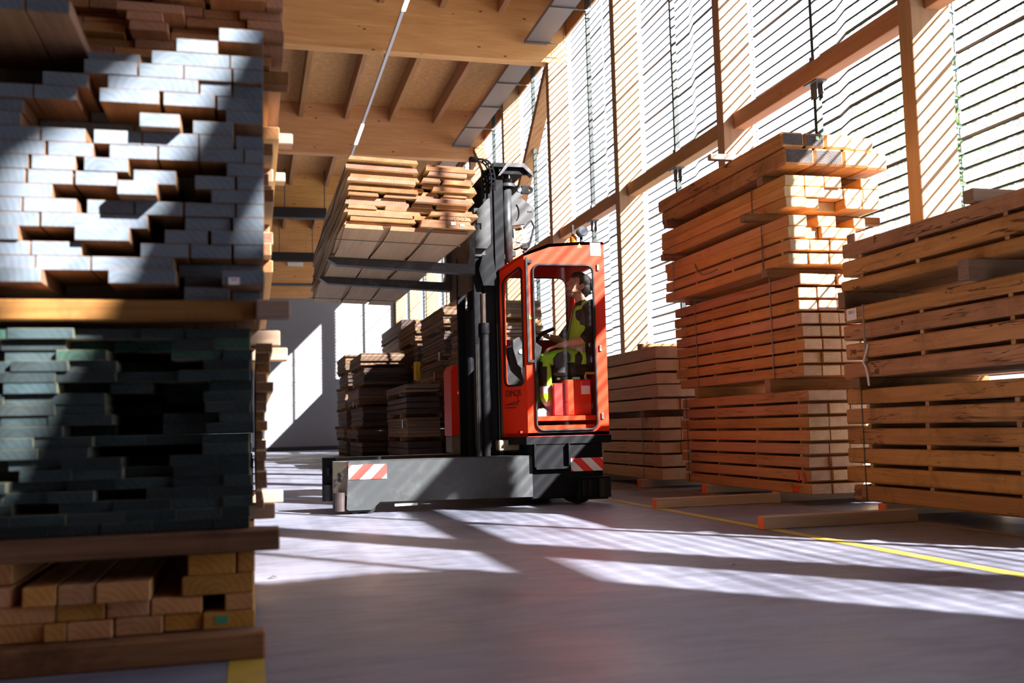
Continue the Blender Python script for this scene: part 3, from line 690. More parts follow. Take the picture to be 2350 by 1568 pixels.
# third stack, paler, behind the cab
YN = 10.30; X0 = 4.37
za = [zat(b_, 1515, YN) for b_ in (1103, 1072, 1041, 1012, 983)]; zb_ = [zat(b_, 1515, YN) for b_ in (1076, 1045, 1016, 987, 957)]
for k in range(5):
    layer('pale_timber', 4.36, [.26, .24, .26, .25], YN + (rnd.random() - .5) * .03, 12.8, za[k], zb_[k] - .001, W['pale'], f'pale timber behind the cab, @ from aisle, {od(k + 1)} layer of lower pack', 'pale timbers behind the cab', c=.006)
    if k < 4:
        for n, y in enumerate((10.5, 11.3, 12.2)):
            board('spacer_strip', 4.37, 5.3, y - .02, y + .02, zb_[k], za[k + 1] - .0008, W['sticker'], .002, f'spacer strip behind the cab, {od(n + 1)} from near end, above {od(k + 1)} lower layer', 'spacer strip', 'spacer strips of the pale stack')
z0 = zat(941, 1515, YN); bearer(4.30, 5.4, 10.6, 10.72, zb_[4] , z0 - .001, W['bearer_x'], 'bearer between the two packs of the pale stack')
bearer(4.30, 5.4, 12.2, 12.32, zb_[4], z0 - .001, W['bearer_x'], 'far bearer between the two packs of the pale stack')
zu = [(941, 915), (911, 883), (881, 856), (851, 825), (822, 794)]
for k, (b_, a_) in enumerate(zu):
    z0, z1 = zat(b_, 1515, YN), zat(a_, 1515, YN)
    layer('pale_timber', 4.34, [.29, .26, .26, .24], YN + (rnd.random() - .5) * .03, 12.8, z0, z1 - .001, W['pale'], f'pale timber behind the cab, @ from aisle, {od(k + 1)} layer of upper pack', 'pale timbers behind the cab', c=.006)
    if k < 4:
        z2 = zat(zu[k + 1][0], 1515, YN)
        for n, y in enumerate((10.5, 12.2)):
            board('spacer_strip', 4.37, 5.3, y - .02, y + .02, z1 - .0006, z2 - .0004, W['sticker'], .001, f'spacer strip behind the cab, {od(n + 1)} from near end, above {od(k + 1)} upper layer', 'spacer strip', 'spacer strips of the pale stack')
bearer(4.45, 5.5, 11.0, 11.1, z1 + .001, z1 + .085, W['bearer_x'], 'grey bearer lying on top of the pale stack')
redbearer(4.25, 5.5, 10.65, 10.75, 0, .089, 'red-ended floor bearer under the near end of the pale stack'); redbearer(4.25, 5.5, 12.2, 12.3, 0, .089, 'red-ended floor bearer under the far end of the pale stack')
strap(4.338, 10.75, .09, zb_[4], .9, STRAP, 'green strap round the lower pale pack behind the cab')

# ---------------------------------------------------------------- dark board stacks further back
TAGW = mat('white plastic tag', (.8, .78, .78), .5); YEL2 = mat('yellow end paint', (.75, .5, .03), .6); BLUEW = mat('blue wrap', (.05, .14, .35), .4)
BIG = ['near aisle pile', 'far aisle pile', 'rear pile by the end wall', 'high pile behind the mast', 'low pile behind the mast']
def bgpile(X0, X1, Y0, Y1, packs, where, mm=('bgdark', 'bgmid')):
    z = .1
    for yy in (Y0 + .4, Y1 - .4):
        bearer(X0, X1, yy - .05, yy + .05, 0, .099, W['bearer_x'], f'floor bearer under the {where}' + (', near one' if yy < (Y0 + Y1) / 2 else ', far one'), 'bearers of the far dark piles')
    for p, (nl, th, gp, dx, dy) in enumerate(packs):
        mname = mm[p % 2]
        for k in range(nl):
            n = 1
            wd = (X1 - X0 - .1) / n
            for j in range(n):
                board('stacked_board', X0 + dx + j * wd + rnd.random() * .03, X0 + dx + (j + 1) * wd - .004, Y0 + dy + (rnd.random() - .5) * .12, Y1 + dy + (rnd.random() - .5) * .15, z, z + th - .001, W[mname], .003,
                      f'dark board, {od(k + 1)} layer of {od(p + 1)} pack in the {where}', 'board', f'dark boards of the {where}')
            z += th + gp
        if p < len(packs) - 1:
            for yy in (Y0 + .5, Y1 - .5):
                bearer(X0 - .06 + dx, X1 + dx, yy - .05, yy + .05, z + .0005, z + .079, W['bearer_x'], f'bearer above the {od(p + 1)} pack of the {where}' + (', near one' if yy < (Y0 + Y1) / 2 else ', far one'), 'bearers of the far dark piles')
            z += .08
    return z
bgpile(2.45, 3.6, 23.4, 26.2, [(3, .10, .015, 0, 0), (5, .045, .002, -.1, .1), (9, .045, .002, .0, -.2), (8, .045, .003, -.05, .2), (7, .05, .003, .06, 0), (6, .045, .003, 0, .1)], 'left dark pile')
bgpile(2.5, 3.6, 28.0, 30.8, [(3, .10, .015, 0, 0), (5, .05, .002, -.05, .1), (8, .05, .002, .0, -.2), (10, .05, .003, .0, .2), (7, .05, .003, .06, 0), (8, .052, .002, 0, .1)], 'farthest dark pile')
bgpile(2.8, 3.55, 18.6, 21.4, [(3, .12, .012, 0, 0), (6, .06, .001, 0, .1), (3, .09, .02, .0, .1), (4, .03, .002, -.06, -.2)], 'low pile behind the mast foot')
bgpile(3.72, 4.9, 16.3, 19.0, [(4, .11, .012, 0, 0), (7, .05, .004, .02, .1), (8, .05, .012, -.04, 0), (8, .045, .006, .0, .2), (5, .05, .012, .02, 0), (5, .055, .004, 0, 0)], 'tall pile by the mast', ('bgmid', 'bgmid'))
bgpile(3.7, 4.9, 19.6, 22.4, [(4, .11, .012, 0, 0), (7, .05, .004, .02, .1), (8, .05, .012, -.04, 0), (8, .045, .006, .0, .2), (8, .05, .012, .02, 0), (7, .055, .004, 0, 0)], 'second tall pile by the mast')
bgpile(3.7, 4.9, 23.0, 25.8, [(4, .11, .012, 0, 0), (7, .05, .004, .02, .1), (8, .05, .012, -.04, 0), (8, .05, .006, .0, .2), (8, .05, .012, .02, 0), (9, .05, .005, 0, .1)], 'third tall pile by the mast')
bgpile(4.75, 5.5, 32.6, 37.9, [(5, .11, .002, 0, 0), (5, .105, .004, .03, 0), (5, .11, .002, 0, .1), (5, .11, .002, -.03, 0), (5, .105, .004, 0, 0), (5, .11, .002, 0, -.1), (4, .11, .002, 0, 0)], 'tall narrow pile by the end wall')
for n, (x, y, z, h, lab) in enumerate(((3.69, 20.0, 2.1, .18, 'white tag hanging on the second tall pile, upper'), (3.69, 20.6, 1.7, .2, 'white tag hanging on the second tall pile, lower'), (3.68, 16.9, 1.75, .22, 'long white tag on the tall pile beside the mast'),
                                       (3.68, 17.2, 1.45, .2, 'white tag above the red battery cover'), (2.8, 19.2, .75, .16, 'white tag on the low pile behind the mast foot'), (2.40, 24.0, .55, .2, 'white tag low on the left dark pile'), (2.42, 25.0, 1.3, .2, 'white tag on the side of the left dark pile'))):
    tag(MB().box(x - .006, x - .002, y - .05, y + .05, z, z + h).build('white_tag', TAGW), lab, 'tag', 'white tags on the dark piles')
for q in range(6):
    board('yellow_ended_board', 3.62, 3.72, 22.6, 22.9, 1.85 + q * .07, 1.915 + q * .07, YEL2, .003, f'yellow painted board end, {od(q + 1)} from below, high in the dark piles', 'board', 'yellow painted board ends')

# ---------------------------------------------------------------- roof fittings
LIT = mat('lit lamp strip', (.9, .95, 1), .5, emit=(.85, .93, 1), es=6); LGREY = mat('light grey track', (.62, .65, .70), .5)
tr_ = empty('light_track', (2.42, 20, 7.58), 'thin grey light track with lit tubes running under the roof beams', 'light track')
MB().box(2.395, 2.445, -8, 39, 7.6, 7.66).build('track', LGREY, tr_)
for (a_, b_) in ((12.6, 15.75), (22.03, 23.6), (30.0, 31.6), (5, 8)):
    MB().box(2.388, 2.452, a_, b_, 7.575, 7.598).build('lamp_tube', LIT, tr_)
for yy in YB[2:]: MB().cyl((2.42, yy, 7.66), (2.42, yy, 7.8), .008, n=6).build('hanger', STEEL, tr_)
BLK = mat('black duct', (.006, .007, .010), .5)
for (y, z, lab) in ((31.9, 7.5, 'nearer black duct hung under the roof behind the load'), (38.6, 7.25, 'farther black duct hung under the roof by the end wall')):
    dct = empty('black_duct', (0, y, z), lab, 'duct', 'black ducts hung under the roof')
    MB().box(-12, 2.3 if y < 35 else 2.3, y - .15, y + .15, z, z + .33, .01).build('duct', BLK, dct)
    for x in (-.6, 1.0, 2.25):
        MB().cyl((x, y, z + .33), (x, y, 9.1 if y < 35 else 9.1), .018, n=6).build('hanging_rod', STEEL, dct)
sg_ = tag(MB().box(1.35, 1.95, 39.70, 39.74, 7.25, 7.4).build('roof_sign', mat('pale sign', (.75, .72, .68), .6)), 'small pale sign on the boarding over the end wall', 'sign')
tag(MB().cyl((-12, 39.3, 6.45), (2.9, 39.3, 6.45), .06, n=10).build('conduit', STEEL), 'thin grey pipe running along the end wall', 'pipe')
# small dry leaf and litter on the floor
LEAF = mat('dark litter', (.05, .04, .03), .8)
for (px, py, s_, lab) in ((625, 1329, .03, 'small dark leaf on the sunlit floor by the left pile'), (1686, 1301, .02, 'brown wood chip on the shaded floor strip'), (2007, 1392 + 0, .02, '')):
    if not lab: continue
    d = rr * ((px - 1175) / 2285.) + uu * ((784 - py) / 2285.) + f; t_ = -.72 / d.z; p = d * t_
    mb = MB(); mb.add([(p.x - s_, p.y, .002), (p.x, p.y - s_ * .4, .012), (p.x + s_, p.y + s_ * .3, .004), (p.x + s_ * .2, p.y + s_ * .7, .014)], [(0, 1, 3), (1, 2, 3)])
    tag(mb.build('litter', LEAF, fixn=False), lab, 'litter')

# trees outside on the right
LEAFM = mat('tree leaves', (.07, .14, .025), .6); LEAFM.node_tree.nodes['Principled BSDF'].inputs['Transmission Weight'].default_value = 0
TRUNK = mat('tree bark', (.12, .08, .05), .9)
for n, (x, y, z, s_, lab) in enumerate(((16, 17.5, 8.3, 4.2, 'green tree outside behind the right columns, nearer'), (20.5, 26.5, 7.5, 3.6, 'green tree outside seen above the middle stack'), (13, 11.5, 1.6, 1.6, 'low green bush outside behind the right stack'))):
    t_ = empty('tree', (x, y, 0), lab, 'tree', 'trees outside the perforated wall')
    mb = MB()
    for i in range(5200):
        a = rnd.gauss(0, 1), rnd.gauss(0, 1), rnd.gauss(0, 1); L = math.sqrt(sum(q * q for q in a)); rad = s_ * (rnd.random() ** .4)
        c_ = Vector((x + a[0] / L * rad, y + a[1] / L * rad, z + a[2] / L * rad * 1.1))
        if c_.z < .2: continue
        u_ = Vector((rnd.gauss(0, 1), rnd.gauss(0, 1), rnd.gauss(0, 1))).normalized(); v_ = u_.orthogonal().normalized(); q = .09 + rnd.random() * .10
        mb.add([c_ - u_ * q, c_ - v_ * q * .5, c_ + u_ * q, c_ + v_ * q * .5], [(0, 1, 2, 3)])
    mb.build('foliage', LEAFM, t_, fixn=False)
    MB().cyl((x, y, 0), (x, y, max(.5, z)), .14, .07, n=8).build('trunk', TRUNK, t_)
# ---------------------------------------------------------------- forklift
def ring(mb, inner, outer_poly, basis, thick, m=0, ctr=None):
    # panel with a hole: inner closed loop (2D), outer convex polygon (2D); basis = (origin, U, V), thickness along N
    O, Ua, Va = (Vector(q) for q in basis); Na = Ua.cross(Va).normalized() * thick
    ctr = ctr or (sum(p[0] for p in inner) / len(inner), sum(p[1] for p in inner) / len(inner))
    angs = sorted(set([round(math.atan2(p[1] - ctr[1], p[0] - ctr[0]), 6) for p in inner] + [round(math.atan2(p[1] - ctr[1], p[0] - ctr[0]), 6) for p in outer_poly]))
    def hit(poly, a):
        dx, dy = cos(a), sin(a); best = None
        for i in range(len(poly)):
            p, q = poly[i], poly[(i + 1) % len(poly)]; ex, ey = q[0] - p[0], q[1] - p[1]; den = dx * ey - dy * ex
            if abs(den) < 1e-12: continue
            t_ = ((p[0] - ctr[0]) * ey - (p[1] - ctr[1]) * ex) / den; s_ = ((p[0] - ctr[0]) * dy - (p[1] - ctr[1]) * dx) / den
            if t_ > 0 and -1e-6 <= s_ <= 1 + 1e-6 and (best is None or t_ > best): best = t_
        return (ctr[0] + dx * best, ctr[1] + dy * best)
    I_ = [hit(inner, a) for a in angs]; E_ = [hit(outer_poly, a) for a in angs]; n = len(angs)
    vs = []
    for off in (0, 1):
        for L in (I_, E_): vs += [O + Ua * p[0] + Va * p[1] + Na * off for p in L]
    fs = []
    for i in range(n):
        j = (i + 1) % n
        fs += [(i, j, n + j, n + i), (2 * n + j, 2 * n + i, 3 * n + i, 3 * n + j), (i, 2 * n + i, 2 * n + j, j), (n + j, 3 * n + j, 3 * n + i, n + i)]
    mb.add(vs, fs, m); return I_
def rrect(x0, x1, z0, z1, r, n=6, quad=None):
    P_ = []
    for cx, cz, a0 in ((x1 - r, z1 - r, 0), (x0 + r, z1 - r, 90), (x0 + r, z0 + r, 180), (x1 - r, z0 + r, 270)):
        for i in range(n + 1): a = R(a0 + 90 * i / n); P_.append((cx + r * cos(a), cz + r * sin(a)))
    return P_
def loop3(P_, basis, off=0):
    O, Ua, Va = (Vector(q) for q in basis); Na = Ua.cross(Va).normalized() * off
    return [O + Ua * p[0] + Va * p[1] + Na for p in P_]
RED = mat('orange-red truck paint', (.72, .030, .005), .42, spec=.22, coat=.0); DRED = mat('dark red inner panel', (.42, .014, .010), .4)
CH = worn('dark grey truck paint', (.026, .030, .034), (.05, .055, .06), 7, .5); CHD = mat('black truck paint', (.0055, .006, .008), .6, spec=.12)
GREYM = worn('grey mast casting', (.022, .024, .027), (.045, .048, .052), 9, .5); RUB = mat('black rubber', (.009, .009, .010), .6, spec=.3); CHROME = mat('chrome rod', (.65, .62, .58), .18, 1)
RAILM = mat('greased rail steel', (.10, .09, .08), .3, .8); ORL = mat('orange beacon lens', (.9, .30, .02), .3); LENS = mat('lamp lens', (.08, .09, .11), .1, .0); BRN = mat('brown roller', (.04, .028, .028), .5); BEIGE = worn('worn beige end plate', (.20, .17, .13), (.10, .09, .075), 12, .6)
HZR = mat('red hazard stripe', (.80, .04, .03), .5); HZW = mat('white hazard stripe', (.85, .85, .85), .5); YELS = mat('yellow warning sticker', (.85, .65, .02), .5); BLKV = mat('black vinyl', (.009, .009, .012), .55, spec=.3); GREENS = mat('mint plastic', (.3, .65, .5), .5)
fk = empty('forklift', (2.6, 9.5, 0), 'orange-red sideloading forklift with a tall black mast and low dark outrigger arms', 'forklift')
# chassis and outrigger arms
ch = MB(); ch.box(2.44, 3.13, 8.76, 10.30, .06, .56, .01); ch.box(2.30, 2.46, 8.80, 10.30, .10, .46, .01); ch.box(2.05, 2.44, 9.05, 10.0, .12, .40, .01)
chs = ch.build('chassis', CHD, fk)
def arm(y0, y1, near):
    mb = MB()
    mb.prism([(.78, .05), (.80, .455), (2.45, .45), (2.45, .085), (1.07, .10), (1.0, .035), (.80, .035)], 'Y', y0, y1)
    a_ = mb.build('outrigger_arm', CH, fk)
    mb = MB(); xa = .80
    mb.prism([(.80, y0), (.68, y0 + .14), (.68, y1), (.80, y1)], 'Z', .16, .455); mb.build('end_plate', BEIGE if near else CHD, a_)
    MB().cyl((.73, y0 + .07, .03), (.73, y0 + .07, .19), .062, n=20).build('corner_roller', BRN if near else RUB, a_, smooth=False)
    MB().cyl((.735, y0 + .066, .30), (.725, y0 + .055, .30), .022, n=12).cyl((.735, y0 + .066, .34), (.725, y0 + .055, .34), .022, n=12).build('slot', RUB, a_)
    for x in (.86, .98): MB().cyl((x, y0 + .04, .055), (x, y1 - .02, .055), .055, n=20).build('load_wheel', RUB, a_)
    MB().box(.80, 2.44, y0 - .002, y1 + .002, .45, .458, .002).build('top_plate', CH, a_)
    return a_
a1 = arm(8.75, 8.99, 1); a2 = arm(10.10, 10.34, 0)
MB().box(1.20, 1.40, 8.765, 8.80, .055, .075).build('underrun_strip', HZW, a1)
def hazard(x0, x1, z0, z1, y, par, fl=1, name='hazard_plate'):
    p = MB(); p.box(x0, x1, y - .003, y, z0, z1); q = p.build(name, HZW, par); h_ = z1 - z0; Wd_ = x1 - x0
    mb = MB(); s_ = .095
    k = -3
    while k < 8:
        a = x0 + k * 2 * s_; pts = []
        if fl > 0: quad = [(a, z0), (a + s_, z0), (a + s_ + h_, z1), (a + h_, z1)]
        else: quad = [(a + h_, z0), (a + s_ + h_, z0), (a + s_, z1), (a, z1)]
        # clip to x0..x1
        def clip(P_, c, sgn):
            o_ = []
            for i in range(len(P_)):
                A, B = P_[i], P_[(i + 1) % len(P_)]; ia = sgn * (A[0] - c) >= 0; ib = sgn * (B[0] - c) >= 0
                if ia: o_.append(A)
                if ia != ib: t_ = (c - A[0]) / (B[0] - A[0]); o_.append((c, A[1] + t_ * (B[1] - A[1])))
            return o_
        qd = clip(clip(quad, x0, 1), x1, -1) if len(clip(quad, x0, 1)) > 2 else []
        if len(qd) > 2: mb.prism(qd, 'Y', y - .0045, y - .003)
        k += 1
    mb.build('red_stripe', HZR, q)
hazard(.80, 1.13, .30, .425, 8.748, a1, 1)
hazard(2.82, 3.13, .30, .42, 8.757, chs, -1)
# step pocket, wheels, bumper
sp_ = MB(); sp_.box(2.46, 2.80, 8.70, 8.76, .33, .35).box(2.46, 2.475, 8.70, 8.76, .33, .56).box(2.785, 2.80, 8.70, 8.76, .33, .56).box(2.475, 2.785, 8.75, 8.757, .35, .56); sp_.build('side_step', CHD, fk)
for y in (8.84, 10.05): MB().cyl((2.92, y, .15), (2.92, y + .17, .15), .15, n=28).build('drive_wheel', RUB, fk)
bp_ = MB(); bp_.box(2.86, 3.05, 8.68, 8.76, .06, .235, .006).box(2.86, 2.88, 8.67, 8.68, .06, .25).box(2.86, 3.16, 8.66, 8.76, .235, .25, .003).box(2.86, 3.14, 8.66, 8.76, .045, .06, .003); bpo = bp_.build('corner_bumper', CHD, fk)
MB().cyl((3.12, 8.72, .06), (3.12, 8.72, .235), .065, n=20).build('roller', RUB, bpo)
MB().box(2.90, 2.92, 8.672, 8.68, .08, .22).box(2.96, 2.98, 8.672, 8.68, .08, .22).build('cleat', RUB, bpo)
# cab: plan corners (near side y 8.75)
CB = [(2.42, 8.75), (3.20, 8.75), (3.20, 9.68), (2.27, 9.68), (2.27, 9.08)]
zb0, zt0 = .63, 2.25
cab = MB(); cab.prism([(p[0], p[1]) for p in CB], 'Z', .62, .66)
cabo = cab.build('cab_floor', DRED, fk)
MB().prism([(2.40, 8.74), (3.215, 8.74), (3.215, 9.70), (2.25, 9.70), (2.25, 9.07)], 'Z', .555, .625).build('cab_skirt', CHD, fk)
MB().box(2.20, 2.40, 8.98, 9.2, .50, .60, .01).build('skirt_corner', BEIGE, fk)
# near side with door opening
nb = ((0, 8.75, 0), (1, 0, 0), (0, 0, 1)); out_p = [(2.42, .63), (3.20, .63), (3.205, 2.42), (3.19, 2.435), (2.95, 2.43), (2.66, 2.405), (2.42, 2.31)]
door = rrect(2.495, 3.09, .675, 2.21, .07)
mb = MB(); ring(mb, door, out_p, nb, -.035); side = mb.build('door_side', RED, fk)
MB().tube(loop3(rrect(2.50, 3.085, .68, 2.205, .065), nb, .012), .012, 8, closed=True).build('door_seal', RUB, side, smooth=True)
mb = MB(); mb.add(loop3(rrect(2.50, 3.085, .68, 2.205, .06), ((0, 8.765, 0), (1, 0, 0), (0, 0, 1))), [tuple(range(28))]); mb.build('door_glass', GLASS, side, fixn=False)
MB().box(2.50, 3.10, 8.744, 8.75, .655, .665).build('door_sill', CHD, side)
for z in (2.19, 1.43, .80): MB().box(3.125, 3.15, 8.735, 8.75, z - .03, z + .03, .003).cyl((3.137, 8.733, z + .015), (3.137, 8.74, z + .015), .006, n=8).build('hinge', STEEL, side)
MB().box(2.425, 2.45, 8.715, 8.735, 1.30, 2.27, .004).box(2.43, 2.49, 8.72, 8.75, 2.22, 2.25).box(2.43, 2.49, 8.72, 8.75, 1.30, 1.325).build('grab_bar', BLKV, side)
MB().box(2.49, 2.505, 8.775, 8.79, .7, 2.2).build('inner_frame', RUB, side)
# chamfered corner panel with window
c0, c1 = Vector((2.42, 8.75, 0)), Vector((2.27, 9.08, 0)); L_ = (c1 - c0).length; Ud = (c1 - c0).normalized()
cbs = (tuple(c0), tuple(Ud), (0, 0, 1))
win = [(L_ * .93 - q[0] * 1.0, q[1]) for q in []]
wp = rrect(.035, L_ - .045, 1.10, 2.20, .06)
wp = [(p[0], p[1] - (.10 * (p[0] - .035) / (L_ - .08)) * (1 if p[1] > 1.7 else -.0)) for p in wp]
mb = MB(); ring(mb, wp, [(0, .63), (L_, .63), (L_, 2.20), (0, 2.31)], cbs, .03, ctr=(L_ / 2, 1.65)); cp = mb.build('corner_panel', RED, fk)
MB().tube(loop3(wp, cbs, -.004), .010, 8, closed=True).build('window_seal', RUB, cp, smooth=True)
mb = MB(); mb.add(loop3(wp, cbs, .012), [tuple(range(len(wp)))]); mb.build('window_glass', GLASS, cp, fixn=False)
rotc = math.atan2(-Ud.y, -Ud.x)
LOGO = mat('dark print', (.05, .015, .012), .5)
def onchamf(u, z): p = c0 + Ud * u; return (p.x - .004 * 1, p.y - .006, z)
text('truck_lettering', 'DIMOS', onchamf(.20, 1.0), .085, LOGO, cp, rot=(pi / 2, 0, rotc), sx=.85)
lg = MB()
for i, (ua, ub, z) in enumerate(((.30, .10, .955), (.32, .13, .925), (.31, .16, .895))):
    pa, pb_ = Vector(onchamf(ua, z - (.03 if i == 0 else 0))), Vector(onchamf(ub, z)); lg.tube([pa + Vector((0, 0, .0)), pb_], .0035, 6)
lg.tube([Vector(onchamf(.14, 1.0 - .0)), Vector(onchamf(.125, .94))], .003, 6); lg.build('emblem', LOGO, cp)
# windscreen side, far side, back
fb = ((2.27, 9.08, 0), (0, 1, 0), (0, 0, 1)); mb = MB(); ring(mb, rrect(.05, .55, 1.1, 2.1, .06), [(0, .63), (.60, .63), (.60, 2.2), (0, 2.2)], fb, .03); fp = mb.build('front_panel', RED, fk)
mb = MB(); mb.add(loop3(rrect(.05, .55, 1.1, 2.1, .06), fb, .012), [tuple(range(28))]); mb.build('windscreen', GLASS, fp, fixn=False)
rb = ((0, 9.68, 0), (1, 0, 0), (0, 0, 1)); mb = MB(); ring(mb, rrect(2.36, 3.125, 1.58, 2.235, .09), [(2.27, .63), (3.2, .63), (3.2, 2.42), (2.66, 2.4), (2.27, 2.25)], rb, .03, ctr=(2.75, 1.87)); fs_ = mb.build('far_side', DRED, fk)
MB().tube(loop3(rrect(2.36, 3.125, 1.58, 2.235, .09), rb, -.006), .012, 8, closed=True).build('window_seal', RUB, fs_, smooth=True)
mb = MB(); mb.add(loop3(rrect(2.36, 3.125, 1.58, 2.235, .09), ((0, 9.67, 0), (1, 0, 0), (0, 0, 1))), [tuple(range(28))]); mb.build('far_glass', GLASS, fs_, fixn=False)
bb = ((3.20, 8.79, 0), (0, 1, 0), (0, 0, 1)); mb = MB(); ring(mb, rrect(.12, .78, 1.5, 2.24, .08), [(0, .63), (.89, .63), (.89, 2.42), (0, 2.42)], bb, -.03); bk_ = mb.build('back_panel', RED, fk)
mb = MB(); mb.add(loop3(rrect(.12, .78, 1.5, 2.24, .08), bb, -.02), [tuple(range(28))]); mb.build('rear_glass', GLASS, bk_, fixn=False)
# roof
mb = MB(); mb.prism([(2.42, 2.31), (2.66, 2.405), (2.95, 2.43), (3.205, 2.436), (3.205, 2.41), (2.95, 2.40), (2.67, 2.375), (2.42, 2.285)], 'Y', 8.75, 9.70)
mb.add([(2.42, 8.75, 2.31), (2.42, 9.70, 2.31), (2.27, 9.70, 2.22), (2.27, 9.08, 2.22), (2.42, 8.75, 2.28), (2.42, 9.70, 2.28), (2.27, 9.70, 2.19), (2.27, 9.08, 2.19)], [(0, 1, 2, 3), (7, 6, 5, 4), (0, 3, 7, 4), (1, 5, 6, 2), (0, 4, 5, 1), (3, 2, 6, 7)])
rf = mb.build('roof', RED, fk)
mb = MB(); mb.prism([(2.75, 2.425), (3.15, 2.45), (3.17, 2.44), (3.17, 2.436), (2.75, 2.415)], 'Y', 8.85, 9.6); mb.build('roof_hatch', BLKV, rf)
sgn = MB().box(3.068, 3.172, 8.745, 8.75, 2.30, 2.425, .001).build('number_plate', WHITE, side)
text('lettering', 'BMS', (3.12, 8.7445, 2.378), .043, BLKV, sgn, sx=1.0); text('lettering', '150', (3.12, 8.7445, 2.32), .038, BLKV, sgn)
def warn(x, z, s_, y, par): MB().prism([(x - s_, z - s_ * .8), (x + s_, z - s_ * .8), (x, z + s_)], 'Y', y - .002, y).build('warning_sticker', YELS, par)
warn(2.965, 2.395, .022, 8.75, side); warn(2.462, 1.72, .022, 8.75, side)
# lamps on the roof
bc = MB(); bc.cyl((3.09, 9.3, 2.45), (3.09, 9.3, 2.58), .036, n=20).cyl((3.09, 9.3, 2.58), (3.09, 9.3, 2.60), .036, .02, n=20); bco = bc.build('beacon', ORL, fk, smooth=False)
MB().cyl((3.09, 9.3, 2.435), (3.09, 9.3, 2.455), .05, n=16).build('beacon_base', BLKV, bco)
wl = MB(); wl.cyl((3.165, 9.22, 2.63), (3.165, 9.30, 2.63), .055, .045, n=24).box(3.155, 3.175, 9.26, 9.29, 2.44, 2.59).box(3.10, 3.12, 9.36, 9.38, 2.45, 2.72); wlo = wl.build('work_lamp', BLKV, fk)
MB().cyl((3.165, 9.212, 2.63), (3.165, 9.222, 2.63), .042, n=24).build('lens', LENS, wlo)
for (x, z) in ((2.42, 2.36), (2.55, 2.44), (2.36, 2.33)):
    q = MB().box(x - .035, x + .035, 9.15, 9.2, z - .01, z + .045, .006).box(x - .008, x + .008, 9.17, 9.19, 2.24, z).build('roof_work_lamp', BLKV, fk)
# interior: console, wheel, seat and box
MB().prism([(2.30, .66), (2.52, .66), (2.60, 1.15), (2.66, 1.47), (2.55, 1.55), (2.30, 1.45)], 'Y', 9.05, 9.64).build('dash_console', BLKV, fk)
mb = MB(); Tm = Matrix.Translation((2.74, 9.40, 1.62)) @ Matrix.Rotation(R(-22), 4, 'Y'); mb.tube([Tm @ Vector((cos(2 * pi * i / 28) * .15, sin(2 * pi * i / 28) * .15, 0)) for i in range(28)], .017, 10, closed=True)
for a in (0, 120, 240): mb.tube([Tm @ Vector((0, 0, -.02)), Tm @ Vector((cos(R(a)) * .15, sin(R(a)) * .15, 0))], .012, 6)
mb.tube([Tm @ Vector((0, 0, 0)), (2.58, 9.42, 1.40)], .03, 10); mb.build('steering_wheel', RUB, fk, smooth=True)
lv = MB().prism([(2.34, 1.52), (2.42, 1.56), (2.47, 1.44), (2.50, 1.20), (2.40, 1.30)], 'Y', 8.98, 9.0).build('side_lever_panel', mat('dark lever panel', (.012, .014, .018), .5), fk)
MB().cyl((2.435, 8.972, 1.42), (2.435, 8.98, 1.42), .024, n=20).build('badge', mat('grey badge', (.2, .21, .24), .5), lv)
MB().box(2.86, 3.10, 8.93, 9.6, .81, 1.15, .01).build('seat_box', RED, fk)
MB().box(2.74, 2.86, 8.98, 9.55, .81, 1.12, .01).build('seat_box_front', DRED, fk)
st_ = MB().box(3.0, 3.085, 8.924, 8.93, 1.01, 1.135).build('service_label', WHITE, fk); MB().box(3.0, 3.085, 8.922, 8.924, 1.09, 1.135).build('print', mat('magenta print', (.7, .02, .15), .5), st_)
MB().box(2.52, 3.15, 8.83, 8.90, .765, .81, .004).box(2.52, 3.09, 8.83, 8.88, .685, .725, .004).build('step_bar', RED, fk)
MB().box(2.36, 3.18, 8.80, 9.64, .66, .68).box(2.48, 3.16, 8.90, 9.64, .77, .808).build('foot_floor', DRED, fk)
se = MB(); se.box(2.76, 3.14, 9.0, 9.52, 1.19, 1.30, .03); se.prism([(3.10, 1.22), (3.19, 1.22), (3.195, 1.90), (3.165, 1.93), (3.135, 1.88), (3.09, 1.45)], 'Y', 9.02, 9.5); se.build('driver_seat', BLKV, fk)
MB().box(2.80, 3.0, 9.05, 9.5, 1.15, 1.19, .005).build('seat_suspension', RUB, fk)
MB().box(2.94, 3.0, 8.95, 9.02, 1.15, 1.175, .004).build('pen', GREENS, fk)
mb = MB(); mb.tube([(3.15, 8.95, 1.21), (3.06, 8.95, 1.21), (3.05, 8.95, 1.17), (3.06, 8.95, 1.14)], .014, 8); mb.build('seat_handle', YEL, fk)
# mast
ms = MB()
for y in (9.10, 9.86):
    ms.box(2.235, 2.33, y, y + .07, .40, 3.22, .004); ms.box(2.13, 2.225, y + .01, y + .06, .42, 3.18, .004); ms.box(2.02, 2.10, y, y + .06, .42, 2.45, .004)
mso = ms.build('mast_channel', CHD, fk)
for (x, y) in ((2.025, 9.09), (2.04, 9.09), (2.235, 9.09), (2.258, 9.09)): MB().box(x, x + .008, y, y + .012, .45, 1.7 if x > 2.2 else 1.5).build('rail_strip', RAILM, mso)
MB().cyl((2.112, 9.10, 1.05), (2.112, 9.10, 1.98), .026, n=20).build('piston_rod', CHROME, fk, smooth=False)
MB().cyl((2.118, 9.10, .42), (2.118, 9.10, 1.64), .042, n=20).cyl((2.118, 9.10, 1.60), (2.118, 9.10, 1.70), .05, n=20).build('lift_cylinder', CHD, fk)
MB().cyl((2.118, 9.78, .42), (2.118, 9.78, 1.9), .042, n=16).build('lift_cylinder', CHD, fk)
